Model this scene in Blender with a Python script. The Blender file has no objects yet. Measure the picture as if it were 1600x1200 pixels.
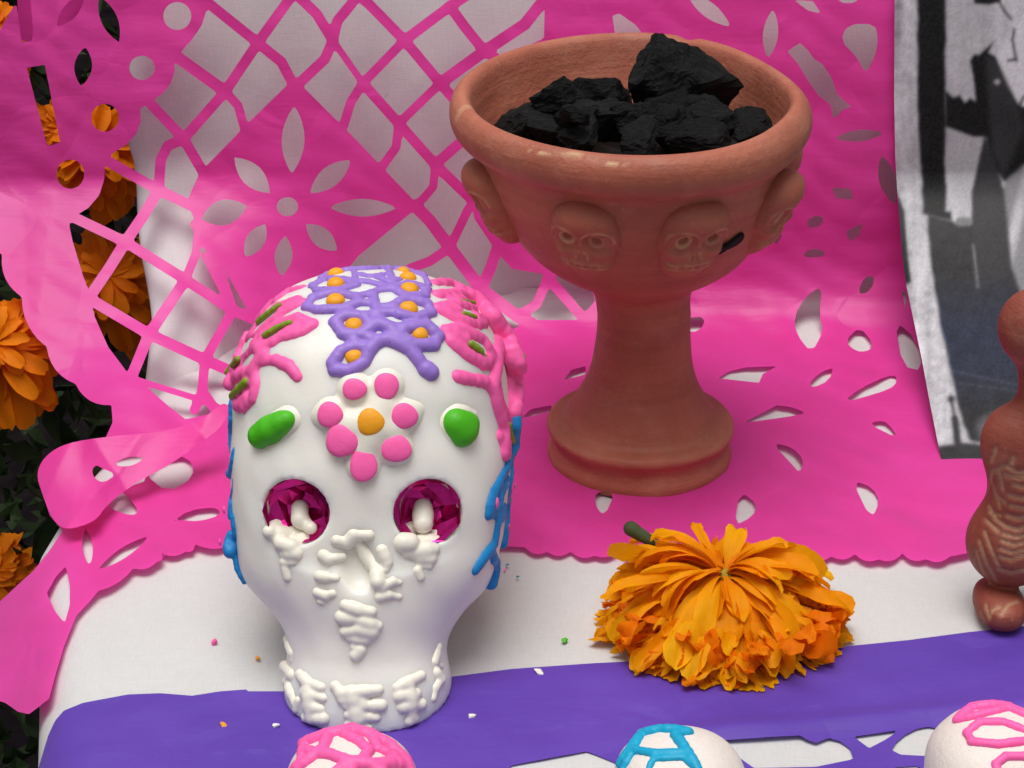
import bpy, math, random
import numpy as np
from mathutils import Vector, Matrix, noise as mnoise
random.seed(7); rng = np.random.default_rng(7)
SC = bpy.context.scene
COL = SC.collection
S = 0.01                     # all modelling below is in centimetres

# ------------------------------------------------------------------ camera
PITCH = math.radians(26.0); VFOV = math.radians(22.0); DIST = 60.5
CAM = np.array([0, -DIST*math.cos(PITCH), DIST*math.sin(PITCH)])
FW = np.array([0, math.cos(PITCH), -math.sin(PITCH)])
UP = np.array([0, math.sin(PITCH), math.cos(PITCH)])
RT = np.array([1.0, 0, 0]); TT = math.tan(VFOV/2)
cd = bpy.data.cameras.new('camera'); cam = bpy.data.objects.new('camera', cd); COL.objects.link(cam)
cd.sensor_fit = 'VERTICAL'; cd.angle = VFOV; cd.clip_start = 0.01; cd.clip_end = 200
cam.location = CAM*S; cam.rotation_euler = (math.pi/2-PITCH, 0, 0); SC.camera = cam

# ------------------------------------------------------------------ daylight (overcast)
SUN_EL, SUN_AZ = math.radians(82), math.radians(212)      # azimuth clockwise from +Y: behind the camera, a little left
w = bpy.data.worlds.new('World'); SC.world = w; w.use_nodes = True
nt = w.node_tree; bg = nt.nodes['Background']
sky = nt.nodes.new('ShaderNodeTexSky'); sky.sky_type = 'NISHITA'; sky.sun_disc = False
sky.sun_elevation = SUN_EL; sky.sun_rotation = SUN_AZ; sky.dust_density = 4; sky.air_density = 1.0; sky.ozone_density = 1
hsv = nt.nodes.new('ShaderNodeHueSaturation'); hsv.inputs['Saturation'].default_value = 0.25
nt.links.new(sky.outputs[0], hsv.inputs['Color']); nt.links.new(hsv.outputs[0], bg.inputs['Color'])
bg.inputs['Strength'].default_value = 0.075
sd = bpy.data.lights.new('sun', 'SUN'); sun = bpy.data.objects.new('sun', sd); COL.objects.link(sun)
sd.energy = 1.75; sd.angle = math.radians(40); sd.color = (1.0, 0.97, 0.93)
sdir = Vector((math.sin(SUN_AZ)*math.cos(SUN_EL), math.cos(SUN_AZ)*math.cos(SUN_EL), math.sin(SUN_EL)))
sun.rotation_euler = (-sdir).to_track_quat('-Z', 'Y').to_euler(); sun.location = sdir*2
SC.view_settings.view_transform = 'Standard'; SC.view_settings.look = 'None'
SC.view_settings.exposure = 0.38; SC.view_settings.gamma = 1
SC.cycles.use_denoising = True; SC.cycles.adaptive_threshold = .02; SC.cycles.max_bounces = 6; SC.cycles.diffuse_bounces = 4; SC.cycles.glossy_bounces = 2

# ------------------------------------------------------------------ small maths
def ray(px, py):
    px = np.asarray(px, float); py = np.asarray(py, float)
    return FW + RT*((px-800)/600*TT)[..., None] + UP*((600-py)/600*TT)[..., None]
def on_z(px, py, z=0.0):
    d = ray(px, py); return CAM + d*((z-CAM[2])/d[..., 2])[..., None]
def on_y(px, py, y):
    d = ray(px, py); return CAM + d*((y-CAM[1])/d[..., 1])[..., None]
def sstep(a, b, x):
    t = np.clip((x-a)/(b-a), 0, 1); return t*t*(3-2*t)
def smin(a, b, k):
    h = np.clip(0.5+0.5*(b-a)/k, 0, 1); return b*(1-h)+a*h-k*h*(1-h)
def smax(a, b, k): return -smin(-a, -b, k)
def trace(f, px, py, s0=30.0, s1=85.0, n=260, flip=False):
    """first hit of camera rays with implicit f(x,y,z) (positive in free air)."""
    d = ray(px, py); shp = d.shape[:-1]; d = d.reshape(-1, 3)
    N = len(d); lo = np.full(N, float(s0)); hi = np.full(N, float(s1)); found = np.zeros(N, bool)
    best = np.full(N, 1e9); bs = np.full(N, float(s1))
    for s in np.linspace(s0, s1, n):
        p = CAM + d*s; v = f(p[:, 0], p[:, 1], p[:, 2])
        b = (~found) & (v < best); best[b] = v[b]; bs[b] = s
        hit = (~found) & (v <= 0); hi[hit] = s; found |= hit; lo[~found] = s
        if found.all(): break
    a, b = lo.copy(), hi.copy()
    for _ in range(26):
        m = (a+b)/2; p = CAM + d*m[:, None]; v = f(p[:, 0], p[:, 1], p[:, 2]); i = v > 0
        a = np.where(i, m, a); b = np.where(i, b, m)
    s = np.where(found, (a+b)/2, bs)
    return (CAM + d*s[:, None]).reshape(shp+(3,))
def grad(f, p, e=0.01):
    g = np.zeros_like(p)
    for i in range(3):
        q = p.copy(); q[:, i] += e; r = p.copy(); r[:, i] -= e
        g[:, i] = (f(*q.T)-f(*r.T))/(2*e)
    return g
def nets(f, lo, hi, h, refine=2):
    lo = np.array(lo, float); hi = np.array(hi, float)
    ax = [np.arange(lo[i], hi[i]+h, h) for i in range(3)]
    V = f(*np.meshgrid(*ax, indexing='ij')); I = V < 0
    n = np.array(V.shape); c = n-1
    cnt = np.zeros(c); sm = [np.zeros(c) for _ in range(3)]; crosses = []
    for a in range(3):
        s0 = [slice(None)]*3; s1 = [slice(None)]*3; s0[a] = slice(0, -1); s1[a] = slice(1, None)
        V0, V1 = V[tuple(s0)], V[tuple(s1)]; cr = I[tuple(s0)] != I[tuple(s1)]
        den = V0-V1; t = np.where(cr, V0/np.where(den == 0, 1, den), 0); crosses.append((cr, I[tuple(s0)]))
        o = [(a+1) % 3, (a+2) % 3]
        for d0 in (0, 1):
            for d1 in (0, 1):
                sl = [slice(None)]*3; sl[o[0]] = slice(d0, n[o[0]]-1+d0); sl[o[1]] = slice(d1, n[o[1]]-1+d1)
                m = cr[tuple(sl)]; cnt += m; sm[a] += t[tuple(sl)]; sm[o[0]] += m*d0; sm[o[1]] += m*d1
    act = cnt > 0; idx = np.argwhere(act); k = cnt[act]
    P = lo + h*(idx + np.stack([s[act]/k for s in sm], 1))
    ID = np.full(c, -1); ID[act] = np.arange(len(idx)); quads = []
    for a in range(3):
        cr, ins = crosses[a]; b_, c_ = (a+1) % 3, (a+2) % 3
        e = np.argwhere(cr); ok = (e[:, b_] > 0) & (e[:, c_] > 0) & (e[:, b_] < n[b_]-1) & (e[:, c_] < n[c_]-1); e = e[ok]
        q = []
        for db, dc in ((-1, -1), (0, -1), (0, 0), (-1, 0)):
            g = e.copy(); g[:, b_] += db; g[:, c_] += dc; q.append(ID[g[:, 0], g[:, 1], g[:, 2]])
        q = np.stack(q, 1); fl = ~ins[e[:, 0], e[:, 1], e[:, 2]]; q[fl] = q[fl][:, ::-1]; quads.append(q)
    Q = np.concatenate(quads)
    for _ in range(refine):
        g = grad(f, P, h*0.3); v = f(*P.T); l = np.maximum((g*g).sum(1), 1e-4)
        st = -(v/l)[:, None]*g; ln = np.linalg.norm(st, axis=1, keepdims=True); st *= np.minimum(1, 0.6*h/np.maximum(ln, 1e-9)); P = P+st
    return P, Q
def capsule(x, y, z, a, b, r):
    ab = b-a; L = max(float(ab@ab), 1e-9)
    h = np.clip(((x-a[0])*ab[0]+(y-a[1])*ab[1]+(z-a[2])*ab[2])/L, 0, 1)
    return np.sqrt((x-a[0]-ab[0]*h)**2+(y-a[1]-ab[1]*h)**2+(z-a[2]-ab[2]*h)**2)-r
def ellip(x, y, z, c, r, n=2.0):
    q = (np.abs((x-c[0])/r[0])**n+np.abs((y-c[1])/r[1])**n+np.abs((z-c[2])/r[2])**n)**(1/n)
    return (q-1)*min(r)
# 2D distance to a polygon (negative inside) and to a polyline
def seg2(px, py, a, b):
    dx, dy = b[0]-a[0], b[1]-a[1]; L = dx*dx+dy*dy+1e-9
    h = np.clip(((px-a[0])*dx+(py-a[1])*dy)/L, 0, 1)
    return np.hypot(px-a[0]-dx*h, py-a[1]-dy*h)
def poly2(px, py, pts):
    d = np.full(px.shape, 1e9); ins = np.zeros(px.shape, bool); n = len(pts)
    for i in range(n):
        a, b = pts[i], pts[(i+1) % n]; d = np.minimum(d, seg2(px, py, a, b))
        cond = (a[1] > py) != (b[1] > py)
        with np.errstate(divide='ignore', invalid='ignore'):
            xi = (b[0]-a[0])*(py-a[1])/((b[1]-a[1]) if b[1] != a[1] else 1e-9)+a[0]
        ins ^= cond & (px < xi)
    return np.where(ins, -d, d)
def rounded(pts, n=3):
    """Chaikin corner cutting"""
    pts = [tuple(map(float, p)) for p in pts]
    for _ in range(n):
        o = []
        for i in range(len(pts)):
            a, b = pts[i], pts[(i+1) % len(pts)]
            o += [(a[0]*.75+b[0]*.25, a[1]*.75+b[1]*.25), (a[0]*.25+b[0]*.75, a[1]*.25+b[1]*.75)]
        pts = o
    return pts
def scallop(pts, bulge, n=7):
    """arcs between successive cusps, bulging to the left of the walking direction for bulge>0"""
    o = []
    for a, b in zip(pts[:-1], pts[1:]):
        dx, dy = b[0]-a[0], b[1]-a[1]; L = math.hypot(dx, dy); nx, ny = dy/L, -dx/L
        for i in range(n):
            t = i/n; s = bulge*4*t*(1-t); o.append((a[0]+dx*t+nx*s, a[1]+dy*t+ny*s))
    o.append(pts[-1]); return o

# ------------------------------------------------------------------ materials
def mat(name): 
    m = bpy.data.materials.new(name); m.use_nodes = True
    return m, m.node_tree, m.node_tree.nodes['Principled BSDF']
def coords(nt, scale=(1, 1, 1), kind='Object'):
    tc = nt.nodes.new('ShaderNodeTexCoord'); mp = nt.nodes.new('ShaderNodeMapping'); mp.inputs['Scale'].default_value = scale
    nt.links.new(tc.outputs[kind], mp.inputs['Vector']); return mp.outputs[0]
def noise(nt, vec, scale, detail=4, rough=.55, dist=0):
    n = nt.nodes.new('ShaderNodeTexNoise'); n.inputs['Scale'].default_value = scale; n.inputs['Detail'].default_value = detail
    n.inputs['Roughness'].default_value = rough; n.inputs['Distortion'].default_value = dist
    if vec is not None: nt.links.new(vec, n.inputs['Vector'])
    return n.outputs[0]
def ramp(nt, fac, stops):
    r = nt.nodes.new('ShaderNodeValToRGB'); e = r.color_ramp.elements
    while len(e) < len(stops): e.new(0.5)
    for el, (p, c) in zip(e, stops): el.position = p; el.color = (*c, 1) if len(c) == 3 else c
    nt.links.new(fac, r.inputs[0]); return r.outputs[0]
def bump(nt, b, h, strength, dist=0.001):
    n = nt.nodes.new('ShaderNodeBump'); n.inputs['Strength'].default_value = strength; n.inputs['Distance'].default_value = dist
    nt.links.new(h, n.inputs['Height']); nt.links.new(n.outputs[0], b.inputs['Normal']); return n
def mixc(nt, fac, a, b, blend='MIX'):
    m = nt.nodes.new('ShaderNodeMix'); m.data_type = 'RGBA'; m.blend_type = blend
    for i, v in ((0, fac), (6, a), (7, b)):
        if isinstance(v, (int, float)): m.inputs[i].default_value = v
        elif isinstance(v, tuple): m.inputs[i].default_value = (*v, 1)
        else: nt.links.new(v, m.inputs[i])
    return m.outputs[2]
def paper_mat(name, col, col2, trans=0.4, rough=.62, sheen=.12):
    m, nt, b = mat(name); v = coords(nt, (1, 1, 1))
    n1 = noise(nt, v, 22, 3); n2 = noise(nt, coords(nt, (90, 500, 500)), 1, 4, .6)
    c = ramp(nt, n1, [(.35, col), (.65, col2)])
    nt.links.new(c, b.inputs['Base Color']); b.inputs['Roughness'].default_value = rough
    b.inputs['Specular IOR Level'].default_value = .6; b.inputs['Sheen Weight'].default_value = sheen; b.inputs['Sheen Roughness'].default_value = .45; b.inputs['Sheen Tint'].default_value = (1, .82, 1, 1)
    vo = nt.nodes.new('ShaderNodeTexVoronoi'); vo.feature = 'DISTANCE_TO_EDGE'; vo.inputs['Scale'].default_value = 38
    wp = nt.nodes.new('ShaderNodeVectorMath'); wp.operation = 'ADD'; nz = nt.nodes.new('ShaderNodeTexNoise'); nz.inputs['Scale'].default_value = 30
    sc = nt.nodes.new('ShaderNodeVectorMath'); sc.operation = 'SCALE'; sc.inputs['Scale'].default_value = .03
    nt.links.new(nz.outputs['Color'], sc.inputs[0]); nt.links.new(v, nz.inputs['Vector']); nt.links.new(v, wp.inputs[0]); nt.links.new(sc.outputs[0], wp.inputs[1]); nt.links.new(wp.outputs[0], vo.inputs['Vector'])
    cr = ramp(nt, vo.outputs['Distance'], [(0, (0, 0, 0)), (.25, (1, 1, 1))])
    bump(nt, b, mixc(nt, .68, n2, cr), .36, .0013)
    tr = nt.nodes.new('ShaderNodeBsdfTranslucent'); nt.links.new(c, tr.inputs['Color'])
    mx = nt.nodes.new('ShaderNodeMixShader'); mx.inputs[0].default_value = trans
    nt.links.new(b.outputs[0], mx.inputs[1]); nt.links.new(tr.outputs[0], mx.inputs[2])
    nt.links.new(mx.outputs[0], nt.nodes['Material Output'].inputs['Surface']); return m
M = {}
M['pink'] = paper_mat('pink_tissue', (.86, .042, .37), (.92, .058, .44), .33, .45, .30)
M['purple'] = paper_mat('purple_tissue', (.098, .034, .39), (.125, .046, .45), .15)
def cloth_mat():
    m, nt, b = mat('white_cloth')
    wv = noise(nt, coords(nt, (2500, 260, 260)), 1, 2); wh = noise(nt, coords(nt, (260, 2500, 2500)), 1, 2)
    st = noise(nt, coords(nt), 9, 4)
    c = ramp(nt, st, [(.3, (.545, .54, .53)), (.7, (.62, .62, .615))])
    th = mixc(nt, .5, wv, wh); c = mixc(nt, .20, c, th, 'OVERLAY')
    sp = ramp(nt, noise(nt, coords(nt), 130, 2, .5), [(.76, (0, 0, 0)), (.79, (1, 1, 1))]); c = mixc(nt, mixc(nt, .35, (0, 0, 0), sp), c, (.25, .22, .2))
    nt.links.new(c, b.inputs['Base Color']); b.inputs['Roughness'].default_value = .8
    bump(nt, b, th, .25, .0006); return m
M['cloth'] = cloth_mat()
def clay_mat(name, c1, c2, c3, attr=None, pale=(.62, .40, .22)):
    m, nt, b = mat(name); v = coords(nt)
    n = noise(nt, v, 32, 5, .62, .6); n2 = noise(nt, coords(nt, (14, 14, 260)), 1, 4, .65); n3 = noise(nt, v, 420, 3, .7)
    c = ramp(nt, n, [(.28, c1), (.52, c2), (.74, c3)])
    c = mixc(nt, .35, c, ramp(nt, n2, [(.3, c1), (.7, c3)]))
    dust = ramp(nt, noise(nt, v, 75, 4, .7), [(.52, (0, 0, 0)), (.72, (1, 1, 1))]); c = mixc(nt, mixc(nt, .30, (0, 0, 0), dust), c, (.50, .25, .17))
    sp = ramp(nt, n3, [(.66, (0, 0, 0)), (.74, (1, 1, 1))]); c = mixc(nt, mixc(nt, .25, (0, 0, 0), sp), c, pale)
    if attr:
        a = nt.nodes.new('ShaderNodeAttribute'); a.attribute_name = attr; c = mixc(nt, a.outputs['Fac'], c, pale)
    nt.links.new(c, b.inputs['Base Color']); nt.links.new(ramp(nt, n, [(.3, (.45,)*3), (.7, (.68,)*3)]), b.inputs['Roughness'])
    b.inputs['Specular IOR Level'].default_value = .35
    h = mixc(nt, .5, n3, n2); bump(nt, b, h, .5, .0014); return m
M['clay'] = clay_mat('terracotta', (.28, .070, .042), (.41, .115, .068), (.52, .185, .115), 'pale')
M['clay_dark'] = clay_mat('dark_terracotta', (.20, .040, .025), (.27, .062, .038), (.33, .09, .058), 'pale', (.55, .36, .20))
def sugar_mat(name, c, sss=.35, rough=.38, bumps=.12, grain=700):
    m, nt, b = mat(name); v = coords(nt)
    n = noise(nt, v, 30, 4); n2 = noise(nt, v, grain, 3, .7)
    nt.links.new(ramp(nt, n, [(.3, tuple(x*.94 for x in c)), (.7, c)]), b.inputs['Base Color'])
    b.inputs['Roughness'].default_value = rough; b.inputs['Subsurface Weight'].default_value = sss
    b.inputs['Subsurface Radius'].default_value = (1.0, .75, .55); b.inputs['Subsurface Scale'].default_value = .007
    bump(nt, b, n2, bumps, .0005); return m
M['sugar'] = sugar_mat('pressed_sugar', (.90, .855, .775), .6, .40, .16, 520)
M['cream'] = sugar_mat('cream_icing', (.86, .82, .70), 0, .42)
M['small_sugar'] = sugar_mat('small_skull_sugar', (.80, .72, .66), 0, .6, .5)
def icing(name, c, speck=None, rough=.48):
    m, nt, b = mat(name); v = coords(nt); col = ramp(nt, noise(nt, v, 60, 3), [(.3, tuple(x*.9 for x in c)), (.7, c)])
    if speck:
        s = ramp(nt, noise(nt, v, 900, 2, .7), [(.69, (0, 0, 0)), (.74, (1, 1, 1))]); col = mixc(nt, s, col, speck)
    nt.links.new(col, b.inputs['Base Color']); b.inputs['Roughness'].default_value = rough
    
    b.inputs['Specular IOR Level'].default_value = .35; bump(nt, b, noise(nt, v, 420, 4, .65), .3, .0007); return m
M['i_pink'] = icing('pink_icing', (1.0, .13, .42)); M['i_purple'] = icing('purple_icing', (.33, .19, .64), (.07, .03, .22), .45)
M['i_orange'] = icing('orange_icing', (.92, .38, .012)); M['i_blue'] = icing('blue_icing', (.008, .22, .55))
M['i_cyan'] = icing('cyan_icing', (.006, .37, .60))
M['i_green'] = icing('green_icing', (.07, .47, .008)); M['i_olive'] = icing('olive_icing', (.22, .33, .02))
def foil_mat():
    m, nt, b = mat('magenta_foil'); b.inputs['Base Color'].default_value = (.58, .02, .22, 1); b.inputs['Metallic'].default_value = 1
    b.inputs['Roughness'].default_value = .3; bump(nt, b, noise(nt, coords(nt), 180, 2), .4, .001); return m
M['foil'] = foil_mat()
def char_mat():
    m, nt, b = mat('charcoal'); v = coords(nt, kind='Generated')
    n = noise(nt, v, 5, 5, .65); gr = noise(nt, coords(nt, (3, 40, 3), 'Generated'), 1.5, 4)
    nt.links.new(ramp(nt, n, [(.3, (.003, .003, .0033)), (.62, (.008, .0078, .008)), (.78, (.025, .024, .024))]), b.inputs['Base Color'])
    nt.links.new(ramp(nt, gr, [(.3, (.45,)*3), (.6, (.9,)*3)]), b.inputs['Roughness'])
    b.inputs['Specular IOR Level'].default_value = .22; bump(nt, b, mixc(nt, .5, n, gr), .9, .0022); return m
M['char'] = char_mat()
def petal_mat(name, c1, c2, trans=.35):
    m, nt, b = mat(name); oi = nt.nodes.new('ShaderNodeObjectInfo')
    c = mixc(nt, oi.outputs['Random'], c1, c2)
    at = nt.nodes.new('ShaderNodeAttribute'); at.attribute_name = 'along'
    c = mixc(nt, at.outputs['Fac'], mixc(nt, .5, c, (.72, .14, .003)), c)
    st = noise(nt, coords(nt, (700, 60, 700)), 1, 3); c = mixc(nt, .25, c, st, 'SOFT_LIGHT')
    nt.links.new(c, b.inputs['Base Color']); b.inputs['Roughness'].default_value = .55; b.inputs['Specular IOR Level'].default_value = .12
    tr = nt.nodes.new('ShaderNodeBsdfTranslucent'); nt.links.new(c, tr.inputs['Color'])
    mx = nt.nodes.new('ShaderNodeMixShader'); mx.inputs[0].default_value = trans
    nt.links.new(b.outputs[0], mx.inputs[1]); nt.links.new(tr.outputs[0], mx.inputs[2])
    nt.links.new(mx.outputs[0], nt.nodes['Material Output'].inputs['Surface']); return m
M['petal'] = petal_mat('marigold_petal', (.97, .33, .002), (1.0, .54, .004), .42); M['floret'] = petal_mat('marigold_floret', (.90, .19, .002), (.95, .28, .003), .42)
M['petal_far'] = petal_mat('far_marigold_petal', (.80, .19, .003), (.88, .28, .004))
def plain(name, c1, c2, scale=60, rough=.7, bs=.3, sp=.2):
    m, nt, b = mat(name); n = noise(nt, coords(nt), scale, 4)
    nt.links.new(ramp(nt, n, [(.3, c1), (.7, c2)]), b.inputs['Base Color']); b.inputs['Roughness'].default_value = rough
    b.inputs['Specular IOR Level'].default_value = sp; bump(nt, b, n, bs, .001); return m
M['leaf'] = plain('leaf_shade_green', (.008, .018, .005), (.025, .045, .012)); M['stub'] = plain('stub_green', (.035, .05, .02), (.07, .09, .035), 200)  # leaf colour is near black: deep shade painted into the green
M['calyx'] = plain('calyx_green', (.25, .22, .02), (.40, .30, .03), 300); M['ground_shade'] = plain('deep_shade_ground', (.004, .003, .004), (.012, .009, .010), 30, .9, .3, .0)  # ground colour holds the deep shade beside the table
M['ash'] = plain('charcoal_dust', (.006, .006, .006), (.02, .02, .02), 300)
M['hole'] = plain('hole_shade_black', (.004, .003, .003), (.01, .008, .007), 300)  # black for the unlit inside of the vent hole
def print_mat():
    m, nt, b = mat('black_and_white_print'); a = nt.nodes.new('ShaderNodeAttribute'); a.attribute_name = 'print'
    nt.links.new(a.outputs['Color'], b.inputs['Base Color']); b.inputs['Roughness'].default_value = .38
    b.inputs['Specular IOR Level'].default_value = .15; return m
M['print'] = print_mat()

# ------------------------------------------------------------------ object helpers
def setp(o, label=None, cat=None, group=None, kind=None):
    for k, v in (('label', label), ('category', cat), ('group', group), ('kind', kind)):
        if v: o[k] = v
    return o
def thing(name, base, label, cat, group=None):
    o = bpy.data.objects.new(name, None); COL.objects.link(o); o.location = Vector(base)*S; o.empty_display_size = .01
    o['_'] = 0; del o['_']; return setp(o, label, cat, group)
def mesh_data(name, V, Fc, m, smooth=True, attrs=None):
    me = bpy.data.meshes.new(name); V = np.asarray(V, float)*S
    if isinstance(Fc, np.ndarray):
        nf, k = Fc.shape; me.vertices.add(len(V)); me.vertices.foreach_set('co', V.astype(np.float32).ravel())
        me.loops.add(nf*k); me.loops.foreach_set('vertex_index', Fc.astype(np.int32).ravel())
        me.polygons.add(nf); me.polygons.foreach_set('loop_start', np.arange(0, nf*k, k, dtype=np.int32))
        me.update(calc_edges=True); me.validate()
    else:
        me.from_pydata(V.tolist(), [], Fc); me.update()
    me.polygons.foreach_set('use_smooth', np.full(len(me.polygons), smooth)); me.materials.append(m)
    for nme, val in (attrs or {}).items():
        val = np.asarray(val, np.float32)
        if val.ndim == 1:
            at = me.attributes.new(nme, 'FLOAT', 'POINT'); at.data.foreach_set('value', val)
        else:
            at = me.attributes.new(nme, 'FLOAT_COLOR', 'POINT')
            at.data.foreach_set('color', np.concatenate([val, np.ones((len(val), 1), np.float32)], 1).ravel())
    return me
def obj(name, V, Fc, m, parent=None, smooth=True, attrs=None, org=None):
    """V in world centimetres; a child is stored relative to its root, a top-level mesh relative to org"""
    base = np.zeros(3)
    if parent is not None:
        r = parent
        while r is not None: base = base+np.array(r.location)/S; r = r.parent
    elif org is not None: base = np.array(org, float)
    me = mesh_data(name, np.asarray(V, float)-base, Fc, m, smooth, attrs)
    o = bpy.data.objects.new(name, me); COL.objects.link(o)
    if parent is not None: o.parent = parent
    elif org is not None: o.location = Vector(org)*S
    return o
def grid_faces(nu, nv, wrap=False):
    i, j = np.meshgrid(np.arange(nu-1), np.arange(nv if wrap else nv-1), indexing='ij'); j2 = (j+1) % nv
    return np.stack([i*nv+j, i*nv+j2, (i+1)*nv+j2, (i+1)*nv+j], -1).reshape(-1, 4)

# ------------------------------------------------------------------ the table and backdrop cloth
WALL = 5.6
def back(z): return .014*np.clip(z, 0, 16)**2     # the hangings lean back towards the top
def edge_x(y):       # left edge of the table top
    return np.interp(y, [-30, -19, -15, -12, -9, -6, 8], [-8.3, -9.0, -9.8, -10.6, -11.3, -11.5, -11.6])
def cloth_edge(y):
    return np.interp(y, [-30, -19, -15, -12, -9, -6, -3, 0, 8], [-8.3, -9.0, -9.8, -10.6, -11.2, -10.9, -10.3, -9.9, -9.8])
def cloth_z(x, y):
    d = np.clip(edge_x(y)-x, 0, None); R = 1.6
    return np.where(d < R*.995, -(R-np.sqrt(np.maximum(R*R-d*d, 1e-4))), -R-(d-R)*40)
def build_cloth():
    ys = np.concatenate([np.linspace(-30, WALL+.6, 90), WALL+.6+.4*np.sin(np.linspace(0, math.pi/2, 9)[1:])])
    us = np.concatenate([-np.linspace(0, 1, 14)[::-1][:-1]*0-0, np.zeros(0)])
    prof = [(1.6, -14.0), (1.6, -8), (1.6, -4)] + [(1.6*math.sin(a), -1.6*(1-math.cos(a))) for a in np.linspace(math.pi/2, 0, 14)]
    V = []; nu = len(prof)+44
    for y in ys:
        ex = float(cloth_edge(y)); zz = 0 if y <= WALL+.6 else .4*(1-math.cos(math.asin(min(1, (y-WALL-.6)/.4))))
        for dx, dz in prof: V.append((ex-dx, y+.15*math.sin(dz*1.1)*(dz < -1.6), dz+zz*(dz > -1.7)))
        for x in np.linspace(ex+.2, 24, 44): V.append((x, y, zz-.02+.02*math.sin(.9*x+1.7*math.sin(.5*y))*math.sin(.6*y)))
    return np.array(V), grid_faces(len(ys), nu)[:, ::-1]
V, Fc = build_cloth()
o = obj('tablecloth', V, Fc, M['cloth']); setp(o, 'white cloth covering the table under the skull and cup', 'tablecloth')
def lean(x, z):          # the hangings sag forward at the lower left
    s_ = sstep(-5.0, -11.0, x); low = 4.9-z
    return s_*np.where(low > 0, low*low/(np.abs(low)+1.2), 0)*1.75
def build_backdrop():
    V = []; zs = np.linspace(-14, 22, 90); xs = np.concatenate([np.linspace(-12.5, -11.7, 8), np.linspace(-11.3, 24, 70)])
    for z in zs:
        sh = float(np.interp(z, [-14, -1, 1, 5, 9, 14], [1.2, 1.2, 1.0, -.2, .1, .1]))+.08*math.sin(z*1.7)
        for x in xs:
            e = max(0, -11.7-x)/.8; y = WALL+.95+ .8*(1-math.sqrt(max(0, 1-e*e)))+.07*math.sin(x*.8+z*.25)+.05*math.sin(x*2.1-z*.4)
            xx = x+sh*max(0., min(1, (-9-x)/2.5)); V.append((xx, y+float(back(z))-float(lean(x+.3, max(z, -.5)))*.86, z))
    n = len(xs); V2 = [(x, WALL+4+float(back(z)), z) for z in zs for x in (-12.0, 24)]
    F1 = grid_faces(len(zs), n); V = np.array(V)
    b = len(V); V = np.concatenate([V, np.array(V2)]); F2 = []
    for i in range(len(zs)-1):
        F2.append((i*n, (i+1)*n, b+2*(i+1), b+2*i)); F2.append((b+2*i, b+2*i+2, b+2*i+3, b+2*i+1))
    return V, np.concatenate([F1, np.array(F2)])
V, Fc = build_backdrop()
o = obj('backdrop_cloth', V, Fc, M['cloth']); setp(o, 'white cloth hanging upright behind the pink cut paper', 'cloth')
# ground far below on the left, coloured near black in place of deep shade
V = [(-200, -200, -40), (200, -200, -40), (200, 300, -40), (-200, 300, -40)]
o = obj('ground', V, [(0, 1, 2, 3)], M['ground_shade']); setp(o, kind='structure')

# ------------------------------------------------------------------ cut paper: a sheet clipped by a 2-D outline, lying on an implicit surface
def sheet(fsd, fsurf, x0, x1, y0, y1, step, s0=30., s1=85.):
    xs = np.arange(x0, x1+step, step); ys = np.arange(y0, y1+step, step)
    X, Y = np.meshgrid(xs, ys, indexing='ij'); D = fsd(X, Y)            # negative = paper
    nx, ny = X.shape; idx = np.arange(nx*ny).reshape(nx, ny)
    a, b, c, d = idx[:-1, :-1].ravel(), idx[1:, :-1].ravel(), idx[1:, 1:].ravel(), idx[:-1, 1:].ravel()
    alt = ((np.arange(nx-1)[:, None]+np.arange(ny-1)[None, :]) % 2 == 0).ravel()
    T = np.concatenate([np.where(alt[:, None], np.stack([a, b, c], 1), np.stack([a, b, d], 1)),
                        np.where(alt[:, None], np.stack([a, c, d], 1), np.stack([b, c, d], 1))])
    P = np.stack([X.ravel(), Y.ravel()], 1); dv = D.ravel().copy(); dv[np.abs(dv) < .02] = .02
    ins = dv < 0; k = ins[T].sum(1); full = T[k == 3]
    pts = [P]; base = len(P); extra = {}; newp = []
    def cut(i, j):
        key = (i, j) if i < j else (j, i)
        if key not in extra:
            t = dv[key[0]]/(dv[key[0]]-dv[key[1]]); extra[key] = base+len(newp); newp.append(P[key[0]]*(1-t)+P[key[1]]*t)
        return extra[key]
    tris = []
    for t in T[k == 1]:
        while not ins[t[0]]: t = np.roll(t, 1)
        tris.append((t[0], cut(t[0], t[1]), cut(t[0], t[2])))
    for t in T[k == 2]:
        while ins[t[0]]: t = np.roll(t, 1)
        p, q = cut(t[0], t[1]), cut(t[0], t[2]); tris += [(p, t[1], t[2]), (p, t[2], q)]
    tri = np.concatenate([full, np.array(tris, int).reshape(-1, 3)])
    A = np.concatenate([P, np.array(newp).reshape(-1, 2)]); used = np.unique(tri); rm = np.full(len(A), -1); rm[used] = np.arange(len(used))
    A = A[used]; tri = rm[tri]
    W = trace(fsurf, A[:, 0], A[:, 1], s0, s1, 120)
    return W, tri[:, ::-1], A

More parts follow.
